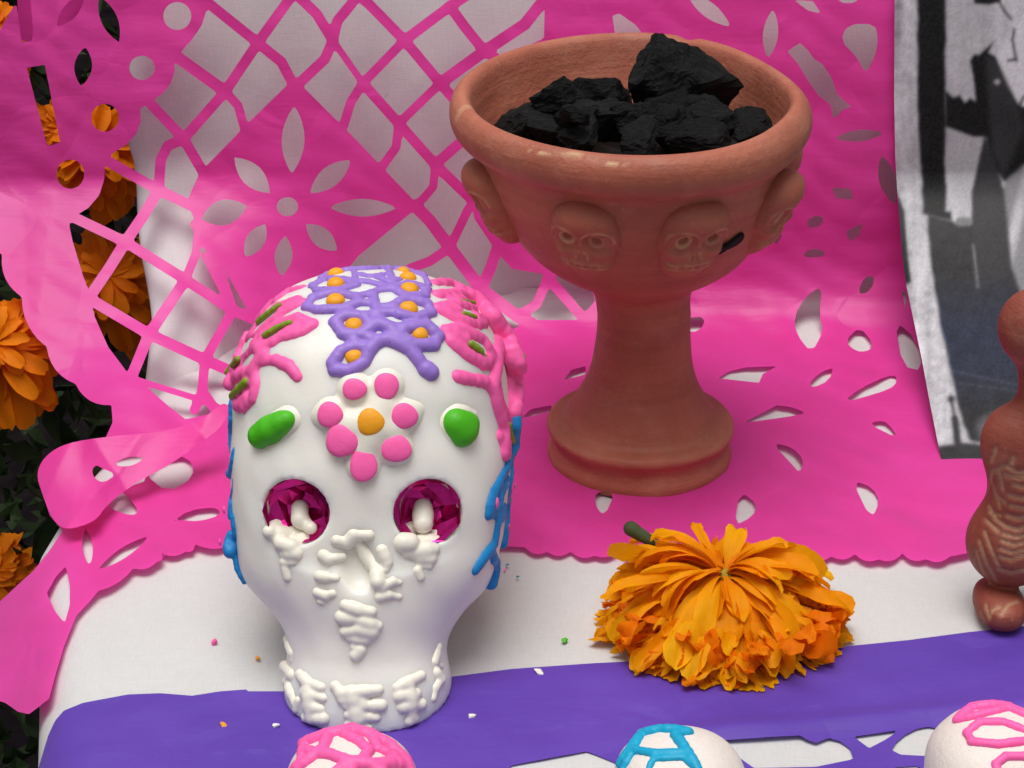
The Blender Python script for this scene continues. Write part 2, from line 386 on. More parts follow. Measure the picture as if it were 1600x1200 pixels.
def ripple(x, y, z):
    q = np.sin(.63*x+1.1*np.sin(.41*z+.3*y)+.5*y)
    return .05*q*np.sin(1.1*x-.9*y+.8*z+1.7*np.sin(.37*x))+.03*np.sin(2.3*x+1.9*y-1.3*z+2.0*np.sin(.7*x+.5*z))*q+.012*np.sin(4.1*y+2.2*x+5*z+2*np.sin(1.3*x))+.05*np.abs(np.sin(.55*x-.35*y+.9*z+.6*np.sin(.8*x)))*sstep(-4, -9, x)+.022*np.abs(np.sin(.8*x+1.1*y+.7*z))
def pink_surf(x, y, z):
    d = np.clip(edge_x(y)+.1-x, 0, None); drop = np.where(d < 1.6, .25*d*d, .64+(d-1.6)*.8)
    zf = .13-drop
    s = sstep(-5.0, -11.0, x); low = 4.9-z
    ramp_ = np.where(low > 0, low*low/(low+1.2), 0)          # eases in, so the sheet bends without a crease
    yw = WALL-.42 + back(z) - s*ramp_*1.75 - .10*np.clip(-11.5-x, 0, 3)**1.5
    flat = 1-.8*np.exp(-(((x-3.6)/3.3)**2+((y+4.4)/3.3)**2))
    k = np.sqrt(1+(1.75*s*sstep(0, 2, low))**2)
    return smin(z-zf, (yw-y)/k, 2.4) - ripple(x, y, z)*flat-.03

# lattice bars: (polyline, half width)
BAR = 7.6
bars = [([(322, 2), (403, 67), (440, 97), (456, 128)], BAR), ([(403, 67), (457, -8)], BAR), ([(403, 67), (352, 143), (287, 217), (262, 228), (251, 250), (248, 297)], BAR),
 ([(270, 84), (352, 143)], BAR+1), ([(352, 143), (372, 165), (382, 200)], 6.5), ([(236, 163), (287, 217), (318, 270)], BAR),
 ([(464, -8), (495, 22), (520, 63), (508, 92), (470, 128)], BAR), ([(520, 63), (527, 33), (550, 5), (557, -8)], BAR), ([(520, 63), (567, 130)], 5),
 ([(562, -6), (577, 7), (632, 63), (688, 130), (712, 158)], BAR), ([(632, 63), (703, 10), (740, -14)], BAR), ([(632, 63), (567, 130), (548, 160), (537, 196)], 6.8),
 ([(688, 130), (757, 80), (820, 38), (850, 0)], BAR+1), ([(567, 130), (623, 193), (680, 257), (730, 305), (750, 322)], BAR), ([(688, 130), (623, 193), (619, 230), (596, 262)], 6.5),
 ([(680, 257), (720, 222)], BAR), ([(680, 257), (677, 292), (660, 312), (645, 322)], 6), ([(703, 10), (727, 43), (757, 80), (790, 100)], BAR),
 ([(650, 323), (672, 345), (703, 387), (752, 452), (808, 494), (830, 505)], 9), ([(703, 387), (730, 330), (745, 306)], 6.5), ([(703, 387), (672, 408), (640, 420)], 7),
 ([(752, 452), (766, 420), (778, 385)], 8), ([(752, 452), (720, 470)], 8), ([(808, 494), (838, 476), (852, 445), (858, 425)], 7), ([(858, 436), (905, 490), (920, 500)], 7.5),
 ([(165, 250), (248, 297), (300, 322)], BAR), ([(248, 297), (222, 340), (196, 378), (170, 420), (142, 461)], BAR+.5), ([(112, 338), (196, 378), (290, 437), (364, 485), (420, 508)], BAR),
 ([(290, 437), (306, 397), (312, 350)], 6.5), ([(290, 437), (233, 522), (205, 590)], BAR+.5), ([(145, 470), (233, 522), (320, 562), (372, 585)], BAR+.5),
 ([(305, 350), (335, 400), (364, 485), (320, 562), (316, 612), (304, 640)], 7), ([(215, 594), (305, 622), (350, 640)], 4.5), ([(320, 400), (364, 485)], 5), ([(316, 610), (350, 660)], 7)]
DIAM = [(460, 122), (560, 222), (655, 322), (560, 400), (505, 470), (440, 545), (395, 500), (340, 400), (300, 335), (296, 305), (312, 270), (385, 195)]
def almond(a, b, wd, n=8):
    dx, dy = b[0]-a[0], b[1]-a[1]; L = math.hypot(dx, dy); nx, ny = -dy/L, dx/L; o = []
    for i in range(n): t = i/n; s = wd*math.sin(math.pi*t)**.85; o.append((a[0]+dx*t+nx*s, a[1]+dy*t+ny*s))
    for i in range(n): t = 1-i/n; s = -wd*math.sin(math.pi*t)**.85; o.append((a[0]+dx*t+nx*s, a[1]+dy*t+ny*s))
    return o
def circ(c, r, r2=None, n=20): return [(c[0]+r*math.cos(2*math.pi*i/n), c[1]+(r2 or r)*math.sin(2*math.pi*i/n)) for i in range(n)]
diamond_holes = [circ((449, 323), 17, 15), almond((460, 165), (456, 272), 18), almond((366, 246), (422, 302), 17), almond((548, 250), (484, 302), 16),
 almond((314, 342), (386, 322), 20), almond((620, 325), (514, 324), 14), almond((383, 402), (415, 350), 15), almond((440, 432), (446, 368), 14), almond((527, 392), (478, 350), 15)]
R_ = rounded
right_holes = [R_([(1313, 63), (1325, 38), (1367, 37), (1372, 60), (1368, 87), (1352, 117), (1340, 90)], 1),
 [(1230, 80), (1250, 67), (1262, 78), (1272, 92), (1285, 100), (1300, 123), (1308, 147), (1330, 167), (1316, 172), (1303, 187), (1297, 163), (1280, 150), (1267, 133), (1247, 100)],
 almond((1303, 216), (1382, 208), 9), almond((1208, 14), (1200, 92), 12), almond((1377, 243), (1398, 320), 14), [(1300, 293), (1330, 295), (1333, 312), (1307, 310)],
 R_([(1260, 347), (1270, 337), (1288, 338), (1283, 353), (1263, 357)], 1), [(1322, 362), (1348, 348), (1343, 367), (1328, 378)], R_([(1250, 402), (1267, 387), (1290, 392), (1287, 402)], 1),
 [(1230, 300), (1250, 297), (1247, 317)], [(1200, 367), (1223, 367), (1213, 383)], R_([(1340, 457), (1350, 433), (1367, 430), (1363, 450), (1350, 460)], 1),
 R_([(1240, 497), (1258, 463), (1285, 446), (1280, 493), (1287, 517), (1268, 552), (1245, 523)], 1), R_([(1320, 533), (1343, 510), (1365, 537), (1357, 549), (1337, 549)], 1),
 R_([(1398, 500), (1432, 530), (1442, 580), (1410, 572)], 1), [(1408, 453), (1416, 455), (1416, 487)],
 R_([(1263, 600), (1280, 583), (1304, 573), (1295, 595), (1270, 606)], 1), R_([(1315, 630), (1343, 607), (1387, 587), (1402, 587), (1399, 603), (1373, 614)], 1),
 [(1160, 661), (1190, 646), (1214, 633), (1235, 636), (1262, 645), (1232, 651)], [(1122, 591), (1140, 580), (1165, 574), (1216, 572), (1192, 584), (1186, 598)], R_([(1358, 663), (1372, 657), (1387, 660), (1405, 686)], 1),
 R_([(1206, 692), (1237, 698), (1257, 719), (1250, 740), (1237, 725)], 1), R_([(1331, 750), (1363, 761), (1375, 784), (1361, 812)], 1), R_([(1147, 822), (1156, 767), (1184, 788), (1176, 807)], 1),
 R_([(931, 768), (962, 768), (944, 808), (929, 788)], 1), [(881, 594), (892, 578), (915, 572), (915, 585)], [(812, 655), (830, 639), (862, 633), (862, 642)],
 R_([(1064, 498), (1104, 494), (1094, 518), (1068, 518)], 1), almond((1072, -12), (1142, 42), 12), R_([(955, 12), (1006, 48), (990, 58), (962, 62)], 1), R_([(1305, -6), (1345, -6), (1335, 5), (1315, 5)], 1),
 [(1240, 0), (1270, 2), (1284, 22), (1262, 16)]]
left_floor_holes = [[(132, 712), (232, 700), (226, 752), (190, 765), (140, 772)], R_([(225, 740), (250, 716), (295, 712), (305, 745), (262, 770)], 1), R_([(168, 790), (185, 767), (200, 775), (218, 800), (205, 806), (175, 796)], 1),
 R_([(266, 818), (295, 797), (340, 792), (345, 805), (310, 815), (280, 812)], 1), almond((153, 890), (232, 838), 8), [(103, 885), (88, 900), (73, 927), (86, 955), (101, 974), (109, 945), (109, 915)],
 almond((134, 826), (140, 884), 8)]
band = [(50, -40), (340, -40), (329, 0), (322, 18), (315, 40), (300, 62), (280, 84), (272, 90), (273, 111), (266, 132), (252, 148), (236, 158), (219, 170), (220, 189), (214, 208), (198, 226), (180, 236),
        (164, 250), (163, 280), (155, 305), (138, 325), (118, 337), (108, 351), (113, 375), (121, 402), (130, 432), (140, 458), (148, 495), (169, 542), (199, 582), (219, 596), (263, 634), (290, 655), (360, 640), (360, 700), (360, 856), (350, 853)]
floor_edge = scallop([(360, 853), (304, 850), (290, 862), (252, 864), (245, 878), (208, 888), (154, 923)], 6, 5)[::1]
flap = [(140, 940), (119, 962), (100, 1010), (87, 1053), (77, 1091), (60, 1105), (45, 1116), (28, 1112), (8, 1098), (-12, 1092), (-24, 1060), (-24, 960), (3, 937), (30, 912), (52, 892), (76, 862), (98, 829), (78, 806), (66, 770), (60, 735), (90, 705), (165, 684), (176, 660), (174, 633)]
outer = scallop([(174, 633), (118, 600), (73, 542), (34, 464), (3, 398), (-30, 330), (-40, 200)], 11, 6)
LEFT = band + floor_edge[1:] + flap + outer[1:] + [(-40, 80), (0, 47)]
band_holes = [circ((277, 25), 22, 22), circ((222, 106), 20, 19), circ((164, 184), 22, 22), circ((110, 272), 22, 23), [(22, -20), (46, -20), (52, 50), (50, 64), (34, 66)], [(42, 106), (70, 101), (94, 222), (74, 229)],
              almond((88, 42), (132, -8), 12), almond((155, -6), (186, 66), 13), almond((133, 73), (127, 135), 14)]
cusps = [(820, 855)]
for x in range(855, 1520, 37): cusps.append((x, 863+ (x-855)*.012 + 5*math.sin(x*.07)))
right_edge = scallop(cusps, -7, 6)
RIGHT = [(852, -40), (1640, -40), (1640, 840), (1525, 862)] + right_edge[::-1] + [(700, 850), (640, 850), (340, 853), (340, 640), (500, 560), (700, 540), (790, 520), (830, 500), (903, 500), (930, 470), (920, 430), (870, 432), (800, 420), (775, 392), (740, 340), (760, 100), (850, 60)]
def big(pts): 
    xs = [p[0] for p in pts]; ys = [p[1] for p in pts]; return min(xs), max(xs), min(ys), max(ys)
def holes_sd(X, Y, D, holes):
    for h in holes:
        x0, x1, y0, y1 = big(h); m = (X > x0-9) & (X < x1+9) & (Y > y0-9) & (Y < y1+9)
        if m.any(): D[m] = np.maximum(D[m], -poly2(X[m], Y[m], h))
    return D
def pink_sd(X, Y):
    D = np.minimum(poly2(X, Y, LEFT), poly2(X, Y, RIGHT)); dd = poly2(X, Y, DIAM)
    for pl, hw in bars:
        x0, x1, y0, y1 = big(pl); m = (X > x0-25) & (X < x1+25) & (Y > y0-25) & (Y < y1+25)
        q = np.full(m.sum(), 1e9)
        for a, b in zip(pl[:-1], pl[1:]): q = np.minimum(q, seg2(X[m], Y[m], a, b))
        dd[m] = smin(dd[m], q-hw*1.08, 3)
    D = np.minimum(D, dd)
    return holes_sd(X, Y, D, diamond_holes+right_holes+left_floor_holes+band_holes)
W, T, A = sheet(pink_sd, pink_surf, -42, 1640, -42, 1125, 4.0)
banner = obj('cut_paper_banner', W, T, M['pink'])
setp(banner, 'pink cut paper with lattice and flower, hung on backdrop and spread over table', 'paper banner')
# folded flap lying over the left corner
FLAP = R_([(168, 682), (103, 692), (70, 712), (56, 740), (66, 772), (80, 808), (100, 830), (150, 815), (165, 790), (215, 752), (262, 728), (300, 702), (356, 660), (356, 622), (318, 655), (262, 674)], 2)
flap_holes = [R_([(143, 735), (150, 726), (158, 731), (182, 741), (162, 755), (148, 748)], 1), almond((178, 726), (225, 716), 7)]
def flap_sd(X, Y): return holes_sd(X, Y, poly2(X, Y, FLAP), flap_holes)
P0, P1 = on_z(np.array(150.), np.array(800.), .45), on_z(np.array(90.), np.array(790.), .3)
def flap_surf(x, y, z):
    yy = y+8.2-.30*(x+11); t = np.clip(yy, -1, 6)
    zf = .42+.95*sstep(-1.0, 3.2, yy)*1.6 - .35*np.clip(-11.6-x, 0, 4)**1.3 + .12*np.sin(1.7*x+.5*y)+.22*np.abs(np.sin(.95*x+.8*y+.4))-.10*np.abs(np.sin(2.1*x-.9*y))
    return z-zf
W, T, A = sheet(flap_sd, flap_surf, 40, 370, 600, 850, 4.0)
o = obj('folded_flap', W, T, M['pink'], banner); o['label'] = 'crumpled pink flap folded back at the left table corner'
# a second sheet behind the band at the top left
def back_sd(X, Y): return poly2(X, Y, [(25, -40), (150, -40), (128, 30), (90, 60), (58, 68), (30, 62)])
W, T, A = sheet(back_sd, lambda x, y, z: (10.2-y)-.1*np.sin(x*2+z), 10, 170, -44, 75, 6.0)
o = obj('paper_sheet', W, T, M['pink'], org=W.mean(0)); setp(o, 'deep pink paper piece seen through slits at the top left', 'paper')

# purple strip along the front
PURPLE = [(40, 1260), (60, 1200), (75, 1150), (86, 1126), (100, 1110), (130, 1098), (200, 1085), (250, 1083), (300, 1087), (345, 1080), (386, 1077), (388, 1080), (440, 1080), (560, 1070), (700, 1058), (800, 1045), (930, 1036), (1100, 1028), (1320, 1010), (1420, 1000), (1510, 988), (1660, 972), (1660, 1330), (40, 1330)]
purple_holes = [[(1125, 1157), (1210, 1151), (1250, 1149), (1262, 1156), (1275, 1161), (1295, 1153), (1312, 1158), (1328, 1170), (1334, 1186), (1275, 1198), (1178, 1200), (1150, 1180)], [(1334, 1151), (1403, 1141), (1392, 1150), (1381, 1157), (1358, 1169)],
                R_([(1389, 1178), (1405, 1153), (1442, 1134), (1474, 1140), (1500, 1150), (1462, 1182)], 1), [(794, 1197), (860, 1184), (917, 1174), (962, 1192), (965, 1230), (820, 1235)], R_([(1380, 1200), (1450, 1196), (1460, 1240), (1390, 1250)], 1), R_([(1180, 1215), (1320, 1208), (1330, 1250), (1200, 1260)], 1)]
def purple_sd(X, Y): return holes_sd(X, Y, poly2(X, Y, PURPLE), purple_holes)
DASH = on_z(np.array([200., 662, 962, 1130, 1600, 1700]), np.array([1185., 1162, 1125, 1117, 1083, 1076]))
def purple_surf(x, y, z):
    d = np.clip(edge_x(y)-x, 0, None); drop = np.where(d < 1.45, 1.6-np.sqrt(np.maximum(1.6**2-d*d, .01)), .93+(d-1.45)*2.2)
    rp = .02*np.sin(2.1*x+3*y)+.02*np.sin(5*y-1.3*x+2*np.sin(x*.4))
    lip = .16*np.exp(-((y+18.6-.14*x)/.35)**2)*sstep(3, 5, x)
    dl = np.interp(x, DASH[:, 0], DASH[:, 1]); dash = .028*np.exp(-((y-dl)/.055)**2)*sstep(-.2, .3, np.sin(7.5*x)+.4*np.sin(3.1*x))*sstep(-9, -7, x)
    return z-(.06-drop+rp*.6+lip+dash)
W, T, A = sheet(purple_sd, purple_surf, 36, 1660, 968, 1330, 4.0)
o = obj('purple_paper', W, T, M['purple']); setp(o, 'purple tissue paper strip along the front of the table', 'paper')

# ------------------------------------------------------------------ clay censer cup
CX, CY = 3.62, -4.75
def cup_axis(z): return np.interp(z, [0, 4.5, 7, 11], [0, 0, -.28, -.60])
prof = [(2.50, .02), (2.58, .10), (2.60, .30), (2.52, .52), (2.47, .70), (2.53, .88), (2.62, 1.00), (2.63, 1.12), (2.55, 1.22), (2.36, 1.27), (2.20, 1.33), (2.04, 1.52), (1.80, 1.95), (1.56, 2.45), (1.40, 3.0), (1.33, 3.5), (1.29, 4.0), (1.28, 4.5), (1.30, 5.0), (1.42, 5.35), (1.75, 5.62),
        (2.25, 5.92), (2.80, 6.35), (3.24, 6.9), (3.60, 7.5), (3.88, 8.1), (4.06, 8.6), (4.17, 9.05), (4.33, 9.26), (4.58, 9.42), (4.73, 9.64), (4.76, 9.93), (4.68, 10.22), (4.52, 10.40), (4.36, 10.43), (4.22, 10.32), (4.13, 10.05), (4.0, 9.5), (3.82, 9.0), (3.55, 8.4), (3.2, 7.8), (2.6, 7.2), (1.6, 6.8), (.6, 6.7), (.02, 6.68)]
def catmull(pr, k=3):
    pr = np.array(pr); o = []
    for i in range(len(pr)-1):
        p0, p1, p2, p3 = pr[max(i-1, 0)], pr[i], pr[i+1], pr[min(i+2, len(pr)-1)]
        for j in range(k):
            t = j/k; o.append(.5*((2*p1)+(p2-p0)*t+(2*p0-5*p1+4*p2-p3)*t*t+(3*p1-p0-3*p2+p3)*t**3))
    o.append(pr[-1]); return [tuple(q) for q in np.array(o)]
prof_c = prof; prof = catmull(prof, 3)
NS = 300
def bowl_shape(th, z):     # th measured from the front (-Y), positive to the right
    k = sstep(7.5, 10.2, z)
    return 1+k*(.018*np.cos(2*th+.3)+.016*np.cos(3*th-1.6)-.035*np.exp(-((th-2.05)/.42)**2)+.022*np.exp(-((th-1.45)/.30)**2)) + .004*np.cos(5*th+z)
def ch_(t2, z, r): return 1.0*(10.18 < z < 10.44 and r > 4.4 and -.6 < t2 < -.1 and mnoise.noise((t2*13, 0, 3)) > -.15)*max(0, 1-abs(z-10.34)/.07)
V = []; pale = []
for r, z in prof:
    for i in range(NS):
        th = 2*math.pi*i/NS; t2 = (th+math.pi) % (2*math.pi)-math.pi
        rr = r*float(bowl_shape(t2, z)); notch = sstep(9.9, 10.3, z)*(.10*math.exp(-((t2-2.72)/.045)**2))
        zz = z+.05*math.sin(th+1.1)*sstep(8, 10, z)+.012*math.sin(3*th+z)-notch+.02*mnoise.noise((math.cos(th)*2.5, math.sin(th)*2.5, z))
        rr += -.03*ch_(t2, z, r)+.03*mnoise.noise((math.cos(th)*1.8+5, math.sin(th)*1.8, z*.7))
        ks = float(sstep(6.5, 10, z)); V.append((CX+cup_axis(z)+rr*math.sin(th), CY-rr*math.cos(th)*(1+.05*ks), zz+.42*float(sstep(7, 10, z))-.045*ks*rr*math.cos(th)))
        ch = 0
        if 10.18 < z < 10.44 and r > 4.4 and -.62 < t2 < -.05:
            zc_ = 10.34+.05*math.sin(t2*14); ch = max(0, 1-abs(z-zc_)/.055)*(mnoise.noise((t2*13, 0, 3)) > -.15)*(.6+.4*math.sin(t2*31))
        if 10.1 < z < 10.5 and abs(t2+1.3) < .03: ch = .35
        pale.append(min(1, ch))
V = np.array(V)
cup = thing('clay_cup', (CX, CY, 0), 'terracotta footed censer cup ringed with small skull faces, holding charcoal', 'cup')
obj('cup_body', V, grid_faces(len(prof), NS, True), M['clay'], cup, True, {'pale': pale})
# skull medallions
def medal():
    def f(x, y, z):
        b = smin(ellip(x, y, z, (0, .10, .22), (.90, .46, .88), 2.2), ellip(x, y, z, (0, .08, -.55), (.64, .42, .56), 2.3), .18)
        b = smin(b, ellip(x, y, z, (0, -.10, .75), (.55, .28, .28), 2), .25)
        for sx in (-1, 1): b = smin(b, ellip(x, y, z, (sx*.48, -.22, -.08), (.22, .18, .18), 2), .12)
        b = smin(b, ellip(x, y, z, (0, -.16, -.36), (.50, .22, .36), 2), .15)
        g = np.full(np.shape(x), 1e9); e = np.full(np.shape(x), 1e9)
        for sx in (-1, 1):
            q = np.hypot(x-sx*.37, z-.30); b = smax(b, -ellip(x, y, z, (sx*.37, -.46, .30), (.31, .30, .30)), .07)
            e = np.minimum(e, np.abs(q-.165)-.022); g = np.minimum(g, np.where(z > .2, np.abs(np.hypot(x-sx*.40, z-.26)-.40)-.014, 1e9))
            g = np.minimum(g, np.hypot(x-sx*.10-(-.08-z)*.35*sx, np.clip(np.abs(z+.10)-.09, 0, None))-.03)
            b = smax(b, -ellip(x, y, z, (sx*.10, -.42, -.12), (.07, .12, .12)), .05)
        for zl in (-.36, -.52): g = np.minimum(g, np.maximum(np.abs(z-zl+.15*x*x)-.014, np.abs(x)-.6))
        for xl in (-.4, -.2, 0, .2, .4): g = np.minimum(g, np.maximum(np.abs(x-xl)-.012, np.abs(z+.44)-.12))
        g = np.where(y < .2, g, 1); e = np.where(y < .2, e, 1)
        return b, g, e
    def ff(x, y, z):
        b, g, e = f(x, y, z); return b-.03*np.exp(-(np.maximum(g, 0)/.025)**2)-.05*np.exp(-(np.maximum(e, 0)/.03)**2)
    P, Q = nets(ff, (-1.05, -.65, -1.25), (1.05, .5, 1.25), .034, 1)
    b, g, e = f(*P.T); return P, Q, np.exp(-(np.maximum(g, 0)/.02)**2)*.38*(.3+.7*np.sin(P[:, 0]*7+P[:, 2]*5+1)**2)+.6*np.exp(-(np.maximum(e, 0)/.022)**2)*(P[:, 0] < .1)+.3*np.exp(-(np.maximum(e, 0)/.022)**2)*(P[:, 0] >= .1)
mp, mq, mpale = medal(); mdat = mesh_data('skull_medallion', mp, mq, M['clay'], True, {'pale': mpale})
for i in range(8):
    th = math.radians((-75, -21, 18.5, 62, 107, 152, 197, 241)[i]); zc = 8.10; rr = 3.86
    o = bpy.data.objects.new('skull_medallion', mdat); COL.objects.link(o); o.parent = cup
    tilt = math.radians(27)
    o.location = Vector((cup_axis(zc)+rr*math.sin(th), -rr*math.cos(th), zc))*S
    o.rotation_euler = (Matrix.Rotation(th, 3, 'Z') @ Matrix.Rotation(tilt, 3, 'X') @ Matrix.Rotation(random.uniform(-.14, .14), 3, 'Y')).to_euler()
    s = random.uniform(.96, 1.04); o.scale = (s*1.06, 1.15, s*1.16)
# vent hole: slanted black patch on the bowl, painted for the shade inside
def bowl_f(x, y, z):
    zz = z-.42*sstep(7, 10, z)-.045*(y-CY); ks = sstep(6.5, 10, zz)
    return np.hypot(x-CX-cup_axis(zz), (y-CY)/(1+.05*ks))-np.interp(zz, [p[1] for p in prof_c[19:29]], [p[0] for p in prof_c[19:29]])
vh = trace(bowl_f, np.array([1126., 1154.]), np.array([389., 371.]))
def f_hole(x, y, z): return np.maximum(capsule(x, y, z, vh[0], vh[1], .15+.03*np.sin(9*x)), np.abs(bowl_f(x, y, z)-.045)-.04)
P, Q = nets(f_hole, vh.min(0)-.3, vh.max(0)+.3, .03); o = obj('vent_hole_shade', P, Q, M['hole'], cup)
# charcoal
def rock(c, r, seed, ang=None):
    rg = np.random.default_rng(seed); n = rg.normal(size=(15, 3)); n /= np.linalg.norm(n, axis=1)[:, None]; dd = rg.uniform(.55, 1.0, 15)
    u = 26; v = 40
    th = np.linspace(0.001, math.pi-.001, u)[:, None]; ph = np.linspace(0, 2*math.pi, v, endpoint=False)[None, :]
    D = np.stack([np.sin(th)*np.cos(ph), np.sin(th)*np.sin(ph), np.cos(th)*np.ones_like(ph)], -1).reshape(-1, 3)
    q = D@n.T; rad = np.min(np.where(q > .05, dd/np.maximum(q, .05), 9), 1)
    off = rg.uniform(0, 50, 3)
    nz = np.array([mnoise.fractal(Vector(d*2.4+off), 1.0, 2.1, 4) for d in D]); nf = np.array([mnoise.noise(Vector(d*9+off)) for d in D])
    rad = np.minimum(rad, 1.45)*(1.06+.13*nz+.06*nf)
    P = D*rad[:, None]*np.array(r); a = rg.uniform(0, 6.28) if ang is None else ang; t = rg.uniform(-.4, .4)
    Rm = np.array(Matrix.Rotation(a, 3, 'Z') @ Matrix.Rotation(t, 3, 'X')); P = P@Rm.T+np.array(c)
    return P, grid_faces(u, v, True)[:, ::-1]
lumps = [ # px, py, depth y offset, radii, label
 (1045, 138, 1.2, (1.28, .9, 1.05), 'largest charcoal lump, standing highest above the clay rim'), (1090, 178, .6, (.95, .7, .55), 'charcoal lump leaning against the right foot of the tallest lump'),
 (880, 168, .9, (.80, .7, .62), 'flat-faced charcoal lump left of centre at the back of the bowl'), (948, 166, 1.4, (.75, .6, .60), 'charcoal lump with a pale split edge beside the tallest lump'),
 (825, 205, .2, (.85, .9, .60), 'smooth charcoal lump at the far left of the bowl'), (868, 215, -.9, (.60, .6, .45), 'glossy charcoal bit at the front left near the rim'),
 (945, 200, -.3, (1.05, .8, .62), 'broad charcoal lump in the front middle of the bowl'), (1005, 205, -.9, (.75, .6, .55), 'charcoal lump at the front under the tallest lump'),
 (1060, 210, -.8, (.85, .7, .55), 'charcoal lump at the front, right of the middle'), (1115, 195, -.1, (.80, .7, .62), 'blocky charcoal lump on the right slope of the heap'),
 (1165, 200, .3, (.55, .6, .42), 'small charcoal lump at the far right of the bowl'), (1035, 180, .2, (.60, .5, .45), 'small charcoal chip below the tallest lump'),
 (905, 222, -1.9, (.75, .6, .40), 'low charcoal lump behind the chipped front rim'), (1000, 232, -2.2, (.85, .6, .38), 'low charcoal lump at the very front of the bowl'), (1095, 225, -1.6, (.8, .6, .38), 'low charcoal lump at the front right rim')]
for i, (px, py, dy, r, lb) in enumerate(lumps):
    c = on_y(np.array(float(px)), np.array(float(py)), CY+dy); c[2] += .15; P, Q = rock(c, np.array(r)*(1.1 if i == 0 else .98), 100+i)
    o = obj('charcoal_lump', P, Q, M['char'], None, True, None, c); setp(o, lb, 'charcoal', 'charcoal lumps in the cup')
    o.data.polygons.foreach_set('use_smooth', np.zeros(len(o.data.polygons), bool))
rgc = np.random.default_rng(31)
for i in range(14):
    px, py = rgc.uniform(800, 1170), rgc.uniform(165, 228); q = abs(px-985)/200
    c = on_y(np.array(px), np.array(max(py, 165+45*q)), CY+rgc.uniform(-2.6, .8)); rr = rgc.uniform(.16, .34); P, Q = rock(c, (rr*1.3, rr, rr*.7), 400+i)
    o = obj('charcoal_chip', P, Q, M['char'], None, True, None, c); setp(o, 'small charcoal chip scattered among the larger lumps', 'charcoal', 'small charcoal chips in the cup')
    o.data.polygons.foreach_set('use_smooth', np.zeros(len(o.data.polygons), bool))
V = []; 
for r in np.linspace(0, 3.75, 16):
    for i in range(48):
        th = 2*math.pi*i/48; V.append((CX-.5+r*math.cos(th), CY+r*math.sin(th), 8.9-.012*r*r+.16*mnoise.noise((r*math.cos(th)*1.6, r*math.sin(th)*1.6, 1))))
o = obj('charcoal_dust', V, grid_faces(16, 48, True), M['ash'], None, True, None, (CX-.5, CY, 8.9)); setp(o, 'black charcoal dust filling the cup under the lumps', 'charcoal dust', kind='stuff')

# ------------------------------------------------------------------ sugar skull
SK = np.array([-3.36, -17.95, .08]); TILT = math.radians(22)
ct, st_ = math.cos(TILT), math.sin(TILT)
def to_local(x, y, z):
    x, y, z = x-SK[0], y-SK[1], z-SK[2]; return x, y*ct-z*st_, y*st_+z*ct
def skull_l(x, y, z):
    b = ellip(x, y, z, (0, 3.95, 6.55), (3.30, 3.95, 3.76), 2.5)
    b = smin(b, ellip(x, y, z, (0, 2.75, 4.60), (3.10, 2.60, 2.50), 3.1), .6)
    j = np.maximum((np.sqrt((x/1.84)**2+((y-1.78)/1.78)**2)-1)*1.78, z-3.3)
    j = smin(j, ellip(x, y, z, (0, 1.75, .55), (1.86, 1.84, 1.1), 2.4), .3)
    b = smin(b, j, .8)
    b = smin(b, ellip(x, y, z, (0, .85, 3.4), (1.0, .75, 1.5)), .6)
    b = smax(b, -ellip(x, y, z, (-.05, .05, 3.75), (.34, .25, .55)), .25)
    b = b+.012*np.sin(2.3*x+1.7*z)*np.sin(2.9*z-1.1*x+.8*y)+.008*np.sin(5.1*x-3*y)*np.sin(4.3*z+2*x)
    for s in (-1, 1): b = smax(b, -ellip(x, y, z, (s*1.46, .30, 4.93), (.78, .85, .76)), .05)
    return b
def skull_w(x, y, z): return np.maximum(skull_l(*to_local(x, y, z)), .07-z)
sk = thing('sugar_skull', (SK[0], SK[1]+4, 0), 'large white sugar skull iced in pink, purple and blue with pink foil eyes', 'sugar skull')
P, Q = nets(skull_w, (SK[0]-3.7, SK[1]-.4, 0.0), (SK[0]+3.7, SK[1]+11.2, 11), .08)
obj('skull_body', P, Q, M['sugar'], sk)
# foil in the sockets
for s in (-1, 1):
    u, v = 6, 9; V = []; rg = np.random.default_rng(5+s)
    for i in range(u):
        a = i/(u-1)*1.5
        for k in range(v):
            ph = 2*math.pi*(k+.5*(i % 2))/v; q = .79*math.sin(a)/math.sin(1.5); dy = .62*math.cos(a)
            jt = rg.uniform(-.11, .11, 3)*(1 if i < u-1 else .05)
            lx, ly, lz = s*1.46+q*math.cos(ph)+jt[0], .30+dy+jt[1]*1.2, 4.93+q*math.sin(ph)*.97+jt[2]
            V.append((SK[0]+lx, SK[1]+ly*ct+lz*st_, SK[2]-ly*st_+lz*ct))
    tri = []
    for qd in grid_faces(u, v, True): tri += [(qd[0], qd[1], qd[2]), (qd[0], qd[2], qd[3])]
    o = obj('eye_foil', V, [tuple(int(a) for a in t) for t in tri], M['foil'], sk, False)
    o['label'] = 'crumpled magenta foil lining the eye socket'
SINK = -.085
def onskull(pts, off=SINK):
    p = trace(skull_w, np.array([q[0] for q in pts], float), np.array([q[1] for q in pts], float), 36, 62, 200)
    if off: 
        g = grad(skull_w, p); p = p+off*g/np.maximum(np.linalg.norm(g, axis=1), 1e-6)[:, None]
    return p
PX = 69.0
def dense(pl, closed=False, step=9):
    if closed: pl = list(pl)+[pl[0]]
    o = []
    for a, b in zip(pl[:-1], pl[1:]):
        n = max(1, int(math.hypot(b[0]-a[0], b[1]-a[1])/step)); o += [(a[0]+(b[0]-a[0])*i/n, a[1]+(b[1]-a[1])*i/n) for i in range(n)]
    return o+[pl[-1]]
